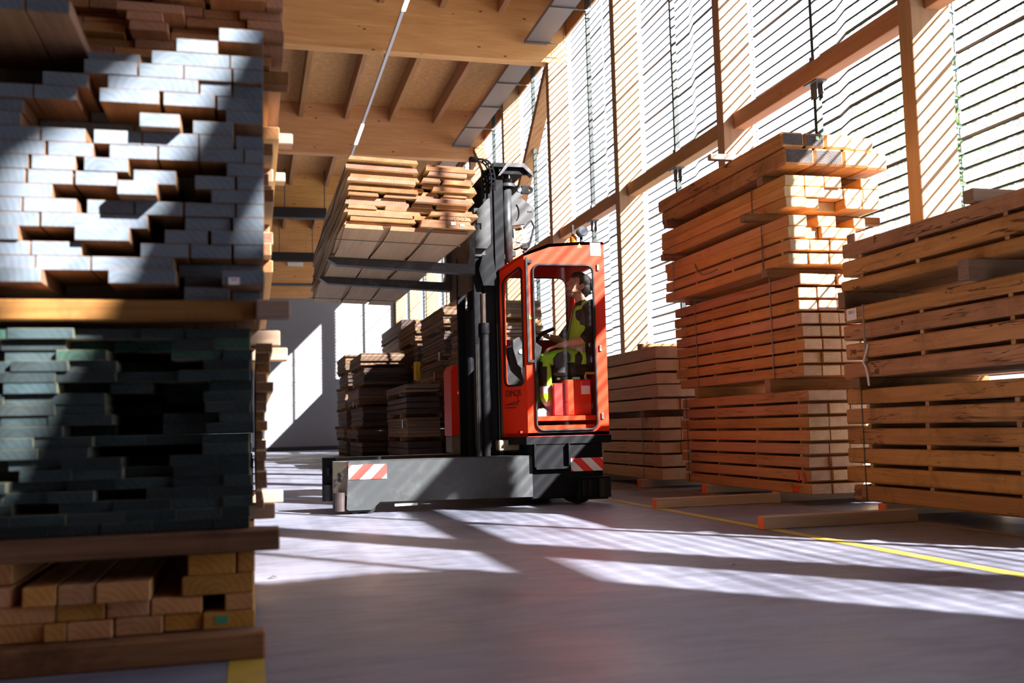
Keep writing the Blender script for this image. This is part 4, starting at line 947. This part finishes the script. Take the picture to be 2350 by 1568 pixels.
MB().cyl((2.385, 9.18, 2.30), (2.385, 9.18, 3.05), .048, n=24).build('tilt_tube', GREYM, fk, smooth=True)
MB().cyl((2.385, 9.18, 3.03), (2.385, 9.18, 3.06), .085, n=24).cyl((2.385, 9.18, 3.06), (2.385, 9.18, 3.11), .055, n=20).build('tube_flange', GREYM, fk)
MB().cyl((2.385, 9.18, 3.11), (2.385, 9.18, 3.19), .038, n=20).build('upper_rod', CHROME, fk)
MB().prism([(2.22, 9.02), (2.52, 9.02), (2.58, 9.12), (2.58, 9.86), (2.22, 9.98)], 'Z', 3.19, 3.23).box(2.28, 2.56, 9.04, 9.07, 3.13, 3.19).build('mast_crosshead', CHD, fk)
mb = MB(); mb.prism([(2.26, 3.10), (2.35, 3.23), (2.52, 3.23), (2.60, 3.15), (2.60, 3.11), (2.51, 3.19), (2.36, 3.19), (2.28, 3.10)], 'Y', 9.0, 9.10); mb.build('crosshead_guard', GREYM, fk)
hd = MB(); hd.prism([(2.43, 2.93), (2.54, 2.93), (2.655, 2.84), (2.655, 2.75), (2.57, 2.68), (2.43, 2.66)], 'Y', 9.18, 9.24); hd.prism([(2.43, 2.93), (2.43, 3.06), (2.55, 3.06), (2.555, 2.97), (2.50, 2.93)], 'Y', 9.2, 9.24); hdo = hd.build('valve_housing', GREYM, fk)
ig = [(2.62 + .016 * cos(2 * pi * i / 16), 3.02 + .016 * sin(2 * pi * i / 16)) for i in range(16)]
ey = MB(); ring(ey, ig, [(2.54, 2.985), (2.54, 3.06), (2.62, 3.06), (2.65, 3.045), (2.66, 3.02), (2.65, 2.995), (2.62, 2.98)], ((0, 9.19, 0), (1, 0, 0), (0, 0, 1)), -.03, ctr=(2.62, 3.02)); ey.build('lifting_eye', CHD, hdo)
MB().cyl((2.52, 9.192, 3.02), (2.52, 9.198, 3.02), .022, n=20).build('round_badge', mat('pale violet sticker', (.55, .56, .8), .5), hdo)
MB().box(2.59, 2.635, 9.176, 9.18, 2.795, 2.808).tube([(2.455 + .05 * cos(R(t)), 9.177, 2.79 + .09 * sin(R(t))) for t in range(-60, 61, 12)], .006, 6).build('cut_slot', RUB, hdo)
hz = MB()
hz.tube([(2.63, 9.2, 2.72), (2.66, 9.2, 2.66), (2.63, 9.2, 2.55), (2.60, 9.2, 2.46), (2.54, 9.2, 2.40)], .011, 8); hz.tube([(2.63, 9.2, 2.72), (2.55, 9.2, 2.64), (2.46, 9.2, 2.62)], .011, 8)
hz.tube([(2.44, 9.18, 2.66), (2.44, 9.18, 2.56), (2.46, 9.18, 2.50), (2.52, 9.18, 2.48)], .009, 8); hz.tube([(2.44, 9.18, 2.42), (2.52, 9.15, 2.45), (2.60, 9.15, 2.50)], .009, 8); hz.build('hydraulic_hose', RUB, fk, smooth=True)
hz = MB(); hz.tube([(2.52, 9.17, 2.66), (2.54, 9.16, 2.60), (2.51, 9.16, 2.55)], .006, 8); hz.tube([(2.45, 9.17, 2.62), (2.45, 9.17, 2.49), (2.48, 9.16, 2.47), (2.53, 9.16, 2.475)], .008, 8); hz.build('pale_hose', WHITE, fk, smooth=True)
# carriage with notched plate
cg = MB(); cg.prism([(2.03, 2.40), (2.03, 2.62), (2.055, 2.62), (2.055, 2.58), (2.09, 2.58), (2.09, 2.64), (2.05, 2.64), (2.05, 2.76), (2.16, 2.88), (2.18, 2.88), (2.18, 2.45), (2.14, 2.40)], 'Y', 9.02, 9.08)
cg.box(2.03, 2.14, 9.08, 10.3, 2.33, 2.44, .006).box(2.03, 2.12, 9.08, 10.3, 2.72, 2.80, .006); cgo = cg.build('carriage', GREYM, fk)
MB().box(2.025, 2.06, 9.3, 10.3, 2.05, 2.70).build('carriage_backing', mat('dark wooden backing', (.10, .06, .035), .8), cgo)
MB().prism([(2.06, 2.20), (2.10, 2.34), (2.20, 2.34), (2.24, 2.05), (2.10, 2.05)], 'Y', 9.03, 9.08).build('carriage_bracket', CHD, cgo)
def fork(y, shank_top):
    def zt(x): return 2.245 + (2.0 - x) * .035
    mb = MB()
    poly = [(2.02, zt(2.02) - .09), (2.03, shank_top), (1.975, shank_top), (1.97, 2.32), (1.95, zt(1.95)), (.67, zt(.67)), (.66, zt(.66) - .015), (.74, zt(.74) - .065), (1.85, zt(1.85) - .085)]
    mb.prism(poly, 'Y', y, y + .12); return mb.build('fork', worn_f, fk)
worn_f = worn('dark fork steel', (.035, .036, .04), (.10, .10, .10), 6, .4)
fork(9.02, 2.62); fork(10.18, 2.62)
# drag chain over the mast top
mb = MB()
pth = [(2.03, 3.26), (2.08, 3.26), (2.13, 3.25), (2.165, 3.22), (2.185, 3.17), (2.195, 3.12), (2.20, 3.07), (2.20, 3.02), (2.20, 2.96)]
for (x, z), (x2, z2) in zip(pth[1:-1], pth[2:]):
    mb.tube([(x, 9.03, z), (x2, 9.03, z2)], .009, 6); mb.tube([(x, 9.10, z), (x2, 9.10, z2)], .009, 6); mb.tube([(x, 9.03, z), (x, 9.10, z)], .009, 6)
    mb.tube([(x + .035, 9.03, z), (x2 + .035, 9.03, z2)], .009, 6); mb.tube([(x, 9.03, z), (x + .035, 9.03, z)], .009, 6)
mb.box(2.00, 2.07, 9.03, 9.1, 3.245, 3.28).build('drag_chain', CHD, fk)
# red battery cover on the far side of the mast
bt = MB(); bt.prism([(2.03, .64), (2.03, 1.33), (2.06, 1.39), (2.19, 1.39), (2.19, .64)], 'Y', 10.35, 10.75); bto = bt.build('battery_cover', RED, fk)
MB().box(2.03, 2.16, 10.36, 10.7, .46, .64, .01).build('battery_base', BEIGE, fk)
MB().cyl((2.14, 9.10 + .95, .46), (2.14, 9.10 + 1.0, .46), .07, n=20).build('guide_wheel', RUB, fk)

# ---------------------------------------------------------------- board package on the forks
LB = 'unedged boards on the forks'
def waney(x0, x1, z0, z1, y0, y1, m_end, lab, seed, par=None):
    rg = random.Random(seed); N_ = 11; mb = MB(); a0, a1, b0, b1 = [rg.random() * 6 for _ in range(4)]
    am = min(.018, (x1 - x0) * .08); sl, sr = rg.random() * .022, rg.random() * .022
    skew = (2.0 - (x0 + x1) / 2) * .035
    def zs(x, z): return z + (2.0 - x) * .035
    ring_ = []
    for i in range(N_):
        y = y0 + (y1 - y0) * i / (N_ - 1); dl = am * (sin(a0 + y * 1.7) + .5 * sin(a1 + y * 4.1)); dr = am * (sin(b0 + y * 1.9) + .5 * sin(b1 + y * 3.7))
        L_, R_ = x0 + dl * .6 + am * .4, x1 + dr * .6 - am * .4
        ring_.append([(L_, y, zs(L_, z0)), (L_ + sl, y, zs(L_, z1)), (R_ - sr, y, zs(R_, z1)), (R_, y, zs(R_, z0))])
    for q in ring_: mb.v += q
    for i in range(N_ - 1):
        for k in range(4):
            mb.f.append((i * 4 + k, i * 4 + (k + 1) % 4, i * 4 + 4 + (k + 1) % 4, i * 4 + 4 + k)); mb.m.append(1 if k in (0, 2) else 0)
    mb.f.append((3, 2, 1, 0)); mb.m.append(0); e_ = (N_ - 1) * 4; mb.f.append((e_, e_ + 1, e_ + 2, e_ + 3)); mb.m.append(0)
    return tag(mb.build('unedged_board', [W['waney'], W['barkwood']]), lab, 'board', LB)
zl = 2.2475; nl = 17; th = .0335
for k in range(nl):
    z = zl + k * th
    split = 1.20 + rnd.random() * .16; xl = .68 + rnd.random() * .06 + (.02 if k > 12 else 0); xr = 1.67 + rnd.random() * .09 - (.0 if k > 1 else .02)
    if k == 0: xs = [(.70, 1.02), (1.035, 1.35), (1.365, 1.68)]
    elif k in (3, 6, 9, 12): xs = [(xl, split), (split + .006, split + .18), (split + .19, xr)]
    elif k in (5, 8): xs = [(xl, .97), (1.0, split + .1), (split + .11, xr)]
    else: xs = [(xl, split), (split + .012 + rnd.random() * .04, xr)]
    if k >= 13: xs = [(xl, 1.24 + rnd.random() * .05), (1.33 + rnd.random() * .03, xr + .0)]
    for j, (a, b_) in enumerate(xs):
        y0 = 7.70 + (rnd.random() - .5) * .10; y0 = 7.70 if k == 0 else (7.641 if k in (1, 2, 3, 4) and j == len(xs) - 1 else y0)
        waney(a, b_, z + .0006, z + th - (.0006 if rnd.random() < .6 else .006), y0, 12.25 + (rnd.random() - .5) * .1, None, f'unedged board, {od(j + 1)} from the left in the {od(k + 1)} layer of the load on the forks', k * 10 + j)
def onload(x, z, y=7.64): return (x, y, z + (2 - x) * .035)
p_ = onload(1.55, 2.26 + .03); tag(MB().box(1.525, 1.56, 7.636, 7.64, 2.325, 2.35).build('load_label', WHITE), 'small white label on the front of the load', 'label')
tag(MB().box(1.595, 1.63, 7.636, 7.64, 2.315, 2.335).build('load_label', GREENS), 'small mint green label on the front of the load', 'label')
a = text('chalk_mark', '08-23', (1.60, 7.638, 2.36), .045, mat('pencil mark', (.35, .17, .08), .8)); tag(a, 'handwritten 08-23 on the end of a board on the forks', 'number mark')
mb = MB(); mb.box(.685, 1.70, 8.20, 8.206, 2.2, 2.245); 
mb = MB(); mb.tube([(.64, 8.15, 2.2885), (1.70, 8.15, 2.2515)], .003, 5); tag(mb.build('load_strap', STRAP), 'thin dark strap under the near end of the load', 'strap')
mb = MB(); mb.tube([(.64, 11.8, 2.2885), (1.70, 11.8, 2.2515)], .003, 5); tag(mb.build('load_strap', STRAP), 'thin dark strap under the far end of the load', 'strap')
# ---------------------------------------------------------------- the driver
def blob(mb, pts, n=14, sq=(1, 1)):
    # chain of (x,y,z,r) or (x,y,z,rx,ry): tapered tube with round ends; elliptical about its axis (rx in XZ plane, ry along Y)
    P_ = [Vector(p[:3]) for p in pts]; Rr = [(p[3], p[4] if len(p) > 4 else p[3]) for p in pts]
    seq = []
    d0 = (P_[1] - P_[0]).normalized(); d1 = (P_[-1] - P_[-2]).normalized()
    for t_ in (80, 60, 40, 20): seq.append((P_[0] - d0 * min(Rr[0]) * sin(R(t_)), Rr[0][0] * cos(R(t_)), Rr[0][1] * cos(R(t_)), d0))
    for i, p in enumerate(P_):
        d = (P_[min(i + 1, len(P_) - 1)] - P_[max(i - 1, 0)]).normalized(); seq.append((p, Rr[i][0], Rr[i][1], d))
    for t_ in (20, 40, 60, 80): seq.append((P_[-1] + d1 * min(Rr[-1]) * sin(R(t_)), Rr[-1][0] * cos(R(t_)), Rr[-1][1] * cos(R(t_)), d1))
    vs = []
    for p, ra, rb_, d in seq:
        yv = Vector((0, 1, 0)); yv = (yv - d * yv.dot(d))
        if yv.length < .2: yv = Vector((1, 0, 0)) - d * d.x
        yv.normalize(); xv = yv.cross(d)
        for k in range(n): a = 2 * pi * k / n; vs.append(p + xv * cos(a) * ra + yv * sin(a) * rb_)
    fs = []
    for i in range(len(seq) - 1): fs += [(i * n + k, i * n + (k + 1) % n, (i + 1) * n + (k + 1) % n, (i + 1) * n + k) for k in range(n)]
    fs += [tuple(range(n))[::-1], tuple((len(seq) - 1) * n + k for k in range(n))]
    mb.add(vs, fs)
def ell(mb, c, r, rot=0, n=18, m_=12):
    vs = []; T_ = Matrix.Translation(c) @ Matrix.Rotation(rot, 4, 'Y')
    for i in range(1, m_):
        ph = pi * i / m_
        for k in range(n): a = 2 * pi * k / n; vs.append(T_ @ Vector((r[0] * sin(ph) * cos(a), r[1] * sin(ph) * sin(a), r[2] * cos(ph))))
    vs.append(T_ @ Vector((0, 0, r[2]))); vs.append(T_ @ Vector((0, 0, -r[2]))); fs = []
    for i in range(m_ - 2): fs += [(i * n + k, i * n + (k + 1) % n, (i + 1) * n + (k + 1) % n, (i + 1) * n + k) for k in range(n)]
    fs += [(len(vs) - 2, (k + 1) % n, k) for k in range(n)]; b0 = (m_ - 2) * n; fs += [(len(vs) - 1, b0 + k, b0 + (k + 1) % n) for k in range(n)]
    mb.add(vs, fs)
def fuse(mb, name, mats, parent, vox=.006, sm=3, pick=None):
    ob = mb.build(name, mats, parent)
    r_ = ob.modifiers.new('r', 'REMESH'); r_.mode = 'VOXEL'; r_.voxel_size = vox; r_.use_smooth_shade = True
    s_ = ob.modifiers.new('s', 'SMOOTH'); s_.factor = .5; s_.iterations = sm
    dg = bpy.context.evaluated_depsgraph_get(); dg.update(); me = bpy.data.meshes.new_from_object(ob.evaluated_get(dg)); ob.modifiers.clear()
    me.materials.clear()
    for q in (mats if isinstance(mats, (list, tuple)) else [mats]): me.materials.append(q)
    off = Vector(parent['wl'])
    if pick:
        for p in me.polygons: c_ = p.center + off; p.material_index = pick(c_)
    me.polygons.foreach_set('use_smooth', [True] * len(me.polygons)); ob.data = me; return ob
SKIN = mat('skin', (.50, .27, .18), .5); g = NG(SKIN); tc = g.n('TexCoord'); n_ = g.noise(tc.outputs['Object'], 30, 3); g.l(g.ramp(n_, [(.35, (.45, .23, .15)), (.65, (.56, .31, .21))]), g.p.inputs['Base Color'])
SKIN.node_tree.nodes['Principled BSDF'].inputs['Subsurface Weight'].default_value = .08; SKIN.node_tree.nodes['Principled BSDF'].inputs['Subsurface Radius'].default_value = (.02, .008, .004)
STUB = mat('beard stubble skin', (.26, .14, .10), .7); HAIR = mat('dark brown hair', (.006, .0035, .003), .6, spec=.25); LIPS = mat('lips', (.42, .16, .13), .5); EYEW = mat('eye white', (.75, .72, .7), .3); IRIS = mat('dark iris', (.03, .02, .015), .2)
BLKS = mat('black tee fabric', (.006, .006, .008), .5, spec=.35); HIV = mat('hi-vis yellow fabric', (.31, .70, .025), .7); HIVV = mat('hi-vis vest fabric', (.37, .66, .03), .7); REFL = mat('reflective tape', (.50, .48, .50), .4, .3); TRB = mat('black trouser fabric', (.008, .009, .012), .8); POCK = mat('holster pocket fabric', (.02, .025, .035), .6); BOOT = mat('grey work boot', (.25, .28, .33), .6); SOLE = mat('boot sole', (.6, .6, .6), .6)
pn = empty('person', (3.0, 9.22, .81), 'person in the cab in hi-vis vest and trousers and black tee, looking up', 'person')
YC_ = 9.22
hc = Vector((3.09, YC_, 2.075)); tilt = R(24)   # head tipped back, face towards -X
def H(x, y, z): # head frame: x forward (towards -X world), z up
    v = Matrix.Rotation(tilt, 3, 'Y') @ Vector((-x, y, z)); return hc + v
body = MB()
ell(body, H(-.015, 0, .035), (.098, .076, .098), tilt); ell(body, H(.035, 0, -.035), (.058, .060, .085), tilt)
ell(body, H(.045, 0, .01), (.052, .058, .07), tilt)
ell(body, H(.062, 0, -.098), (.028, .034, .024), tilt)                      # chin
blob(body, [(*H(.04, .035, -.07), .022), (*H(-.02, .055, -.045), .02)]); blob(body, [(*H(.04, -.035, -.07), .022), (*H(-.02, -.055, -.045), .02)])
blob(body, [(*H(.088, 0, .030), .009), (*H(.108, 0, -.008), .010), (*H(.106, 0, -.020), .0105)], 10)    # nose
ell(body, H(.100, .011, -.021), (.010, .007, .007), tilt, 10, 8); ell(body, H(.100, -.011, -.021), (.010, .007, .007), tilt, 10, 8)
blob(body, [(*H(.082, -.035, .046), .013), (*H(.094, 0, .042), .012), (*H(.082, .035, .046), .013)], 10)  # brow
ell(body, H(.091, 0, -.052), (.013, .024, .008), tilt, 12, 8); ell(body, H(.089, 0, -.066), (.012, .020, .008), tilt, 12, 8)
for s_ in (-1, 1): ell(body, H(.072, .034 * s_, -.012), (.018, .018, .02), tilt, 10, 8)
blob(body, [(*H(-.03, 0, -.05), .054), (3.115, YC_, 1.94, .053), (3.12, YC_, 1.86, .058), (3.13, YC_, 1.80, .07)])
# torso inside the clothes
blob(body, [(3.13, YC_, 1.78, .085, .16), (3.11, YC_, 1.6, .095, .14), (3.08, YC_, 1.42, .1, .13)])
# arms: near arm (towards the camera) rests on the thigh, far arm reaches the wheel
An = [(3.17, YC_ - .19, 1.78, .050), (3.15, YC_ - .215, 1.66, .047), (3.10, YC_ - .22, 1.55, .041), (3.05, YC_ - .215, 1.525, .042), (2.95, YC_ - .19, 1.505, .036), (2.86, YC_ - .17, 1.487, .027), (2.83, YC_ - .165, 1.482, .024)]
Af = [(3.13, YC_ + .19, 1.78, .05), (3.06, YC_ + .22, 1.66, .046), (3.0, YC_ + .22, 1.56, .042), (2.94, YC_ + .21, 1.575, .039), (2.84, YC_ + .19, 1.60, .028), (2.80, YC_ + .18, 1.61, .024)]
blob(body, An); blob(body, Af)
def hand(mb, o, fw, up, side, curl, L=1.0):
    o, fw, up, side = (Vector(q) for q in (o, fw, up, side))
    mb_ = [o + fw * .0, o + fw * .035, o + fw * .075]
    for k in (-1.5, -.5, .5, 1.5): blob(mb, [(*(o + side * k * .006), .014), (*(o + fw * .04 + side * k * .014), .012), (*(o + fw * .082 + side * k * .018), .010)], 10)
    for k, ln in zip((-1.5, -.5, .5, 1.5), (.066, .078, .074, .058)):
        p = o + fw * .085 + side * k * .0195; a = R(curl * .4); d = fw; pts = [(*p, .0092)]
        for seg in (.45, .32, .23):
            d = (d * cos(a) - up * sin(a)).normalized(); up2 = (up * cos(a) + d * sin(a)); p = p + d * ln * seg * L; pts.append((*p, .0088 - .0009 * len(pts))); a = R(curl)
        blob(mb, pts, 8)
    p = o + fw * .02 + side * -.024; pts = [(*p, .0125)]
    for d, l_ in (((fw * .6 - side * .75 - up * .2), .034), ((fw * .85 - side * .4 - up * .3), .03), ((fw * .95 - side * .1 - up * .35), .022)):
        p = p + d.normalized() * l_; pts.append((*p, .0105 - .001 * len(pts)))
    blob(mb, pts, 8)
hand(body, (2.825, YC_ - .165, 1.482), Vector((-.93, .05, -.28)).normalized(), Vector((-.28, 0, .95)).normalized(), (0, -1, 0), 28)
hand(body, (2.795, YC_ + .18, 1.612), Vector((-.80, -.12, .45)).normalized(), Vector((.45, 0, .85)).normalized(), (0, 1, 0), 38)
bod = fuse(body, 'body', [SKIN, STUB], pn, .0042, 2, lambda c: 1 if ((Matrix.Rotation(-tilt, 3, 'Y') @ (c - hc)).z < -.072 and (Matrix.Rotation(-tilt, 3, 'Y') @ (c - hc)).x < -.035 and (c - hc).length < .15) else 0)
# face details and ears
for s_ in (-1, 1):
    e_ = MB(); ell(e_, H(.078, .031 * s_, .022), (.0115, .0125, .0075), tilt, 14, 10); eo = e_.build('eye', EYEW, pn, smooth=True)
    e_ = MB(); ell(e_, H(.0868, .032 * s_, .0245), (.0040, .0055, .0055), tilt, 12, 8); e_.build('iris', IRIS, eo, smooth=True)
    e_ = MB(); blob(e_, [(*H(.097, .012 * s_, .043), .0035), (*H(.094, .03 * s_, .050), .0045), (*H(.076, .05 * s_, .044), .003)], 8); e_.build('eyebrow', HAIR, pn, smooth=True)
    e_ = MB(); e_.tube([H(-.008, .078 * s_, .022), H(-.026, .086 * s_, .026), H(-.040, .086 * s_, .008), H(-.034, .083 * s_, -.016), H(-.018, .078 * s_, -.030), H(-.006, .074 * s_, -.022)], [.006, .0075, .008, .007, .008, .005], 8); ell(e_, H(-.02, .076 * s_, -.003), (.014, .006, .022), tilt, 10, 8); e_.build('ear', SKIN, pn, smooth=True)
e_ = MB(); ell(e_, H(.1005, 0, -.0535), (.006, .019, .0045), tilt, 12, 8); ell(e_, H(.098, 0, -.0655), (.006, .016, .005), tilt, 12, 8); e_.build('lips', LIPS, pn, smooth=True)
hr = MB(); ell(hr, H(-.035, 0, .062), (.098, .084, .088), tilt); ell(hr, H(-.065, 0, .015), (.072, .080, .085), tilt); ell(hr, H(.038, 0, .104), (.058, .068, .030), tilt); ell(hr, H(.072, 0, .088), (.026, .054, .020), tilt); ell(hr, H(.01, 0, .105), (.075, .076, .045), tilt)
blob(hr, [(*H(-.09, 0, -.03), .045), (*H(-.075, 0, -.075), .03)])
for s_ in (-1, 1): blob(hr, [(*H(.0, .074 * s_, .06), .016), (*H(.004, .075 * s_, .012), .008)], 8)
rg = random.Random(3)
for q in range(46):
    a = rg.random() * 2 - 1; t_ = rg.random(); blob(hr, [(*H(.05 - .12 * t_, a * .06, .13 - .05 * abs(a)), .009), (*H(-.0 - .12 * t_, a * .074, .135 - .07 * t_), .010), (*H(-.06 - .09 * t_, a * .080, .09 - .10 * t_), .007)], 7)
fuse(hr, 'hair', HAIR, pn, .0045, 1)
# black tee
ts = MB(); blob(ts, [(3.135, YC_, 1.865, .07, .115), (3.14, YC_, 1.82, .105, .19), (3.12, YC_, 1.64, .118, .175), (3.10, YC_, 1.48, .125, .165), (3.08, YC_, 1.38, .13, .17)])
blob(ts, [(3.125, YC_, 1.895, .066, .070), (3.135, YC_, 1.85, .075, .10)])
blob(ts, [(3.16, YC_ - .14, 1.835, .075), (3.185, YC_ - .20, 1.77, .076), (3.155, YC_ - .225, 1.64, .068), (3.115, YC_ - .228, 1.575, .064), (3.085, YC_ - .226, 1.555, .058)])
blob(ts, [(3.15, YC_ + .14, 1.80, .07), (3.13, YC_ + .20, 1.74, .07), (3.06, YC_ + .225, 1.66, .064), (3.01, YC_ + .225, 1.60, .058)])
fuse(ts, 'tee_shirt', BLKS, pn, .006, 4)
# vest, open at the front
vs_ = MB(); blob(vs_, [(3.14, YC_, 1.80, .112, .155), (3.135, YC_, 1.72, .125, .175), (3.115, YC_, 1.60, .132, .180), (3.10, YC_, 1.48, .140, .178), (3.09, YC_, 1.40, .150, .188), (3.10, YC_, 1.345, .15, .195)])
blob(vs_, [(3.13, YC_ - .08, 1.88, .05, .035), (3.165, YC_ - .115, 1.868, .072, .05), (3.205, YC_ - .13, 1.83, .07, .06), (3.22, YC_ - .12, 1.66, .05, .09), (3.2, YC_ - .12, 1.5, .05, .09)]); blob(vs_, [(3.13, YC_ + .075, 1.85, .042, .035), (3.15, YC_ + .12, 1.815, .07, .05)])
def vp(c):
    if 1.405 < c.z - (3.1 - c.x) * .35 < 1.455 : return 1
    if c.x < 3.12 and abs(c.y - YC_) < .022: return 2
    if 1.76 < c.z < 1.80 and c.x < 3.11 and abs(c.y - YC_) > .05: return 1
    return 0
fuse(vs_, 'hi_vis_vest', [HIVV, REFL, BLKS], pn, .006, 4, vp)
# trousers
tr2 = MB()
for s_ in (-1, 1):
    yk = YC_ + .13 * s_; ya = YC_ + .12 * s_
    kx = 2.70 if s_ < 0 else 2.665; kz = 1.345
    blob(tr2, [(3.08, YC_ + .085 * s_, 1.36, .098, .10), (2.93, YC_ + .11 * s_, 1.37, .088, .09), (2.80, yk, 1.365, .076, .078), (kx, yk, kz, .070, .072), (kx - .005, yk, 1.27, .066, .066), (kx + .0, ya, 1.12, .063, .062), (kx + .01, ya, .99, .066, .064), (kx + .03, ya, .95, .062, .06)])
blob(tr2, [(3.09, YC_, 1.40, .12, .165), (3.09, YC_, 1.33, .115, .17)])
def tp(c):
    knee_x = 2.70 if c.y < YC_ else 2.665
    if c.z < 1.28:
        d = c.x - knee_x
        if 1.03 < c.z < 1.095 or c.z < .955: return 2
        if c.z < 1.03: return 1
        return 0 if d < -.005 else 1
    if c.x > 2.98 and c.z - (c.x - 2.98) * .9 < 1.385 + .0: return 0
    if c.x < 2.66 and c.z < 1.33: return 0
    if c.x > 2.78 and c.z < 1.318: return 0
    return 1
fuse(tr2, 'trousers', [TRB, HIV, REFL], pn, .006, 3, tp)
pk = MB(); pk.prism([(2.865, 1.43), (2.80, 1.405), (2.755, 1.35), (2.775, 1.27), (2.80, 1.255), (2.88, 1.30), (2.925, 1.33), (2.925, 1.38), (2.90, 1.425)], 'Y', YC_ - .232, YC_ - .185)
po = pk.build('holster_pocket', POCK, pn); bm_ = po.modifiers.new('b', 'BEVEL'); bm_.width = .008; bm_.segments = 3
MB().box(2.84, 2.865, YC_ - .238, YC_ - .230, 1.33, 1.405, .002).build('pocket_flap', TRB, po)
for s_ in (-1, 1):
    kx = (2.70 if s_ < 0 else 2.665); ya = YC_ + .12 * s_
    bt_ = MB(); blob(bt_, [(kx + .045, ya, .97, .050, .048), (kx + .055, ya, .885, .050, .045), (kx + .04, ya, .855, .046, .046), (kx - .03, ya, .85, .040, .047), (kx - .11, ya, .84, .030, .044), (kx - .15, ya, .838, .024, .036)])
    bo = fuse(bt_, 'work_boot', BOOT, pn, .006, 3)
    MB().prism([(kx + .09, ya - .036), (kx + .09, ya + .036), (kx - .10, ya + .046), (kx - .16, ya + .03), (kx - .17, ya), (kx - .16, ya - .03), (kx - .10, ya - .046)], 'Z', .809, .832).build('sole', SOLE, bo)
    MB().tube([(kx - .0 - .02 * i, ya + (.02 if i % 2 else -.02), .895 - .004 * i) for i in range(5)], .004, 6).build('laces', mat('laces', (.45, .35, .08), .8) if s_ < 0 else bpy.data.materials['laces'], bo)
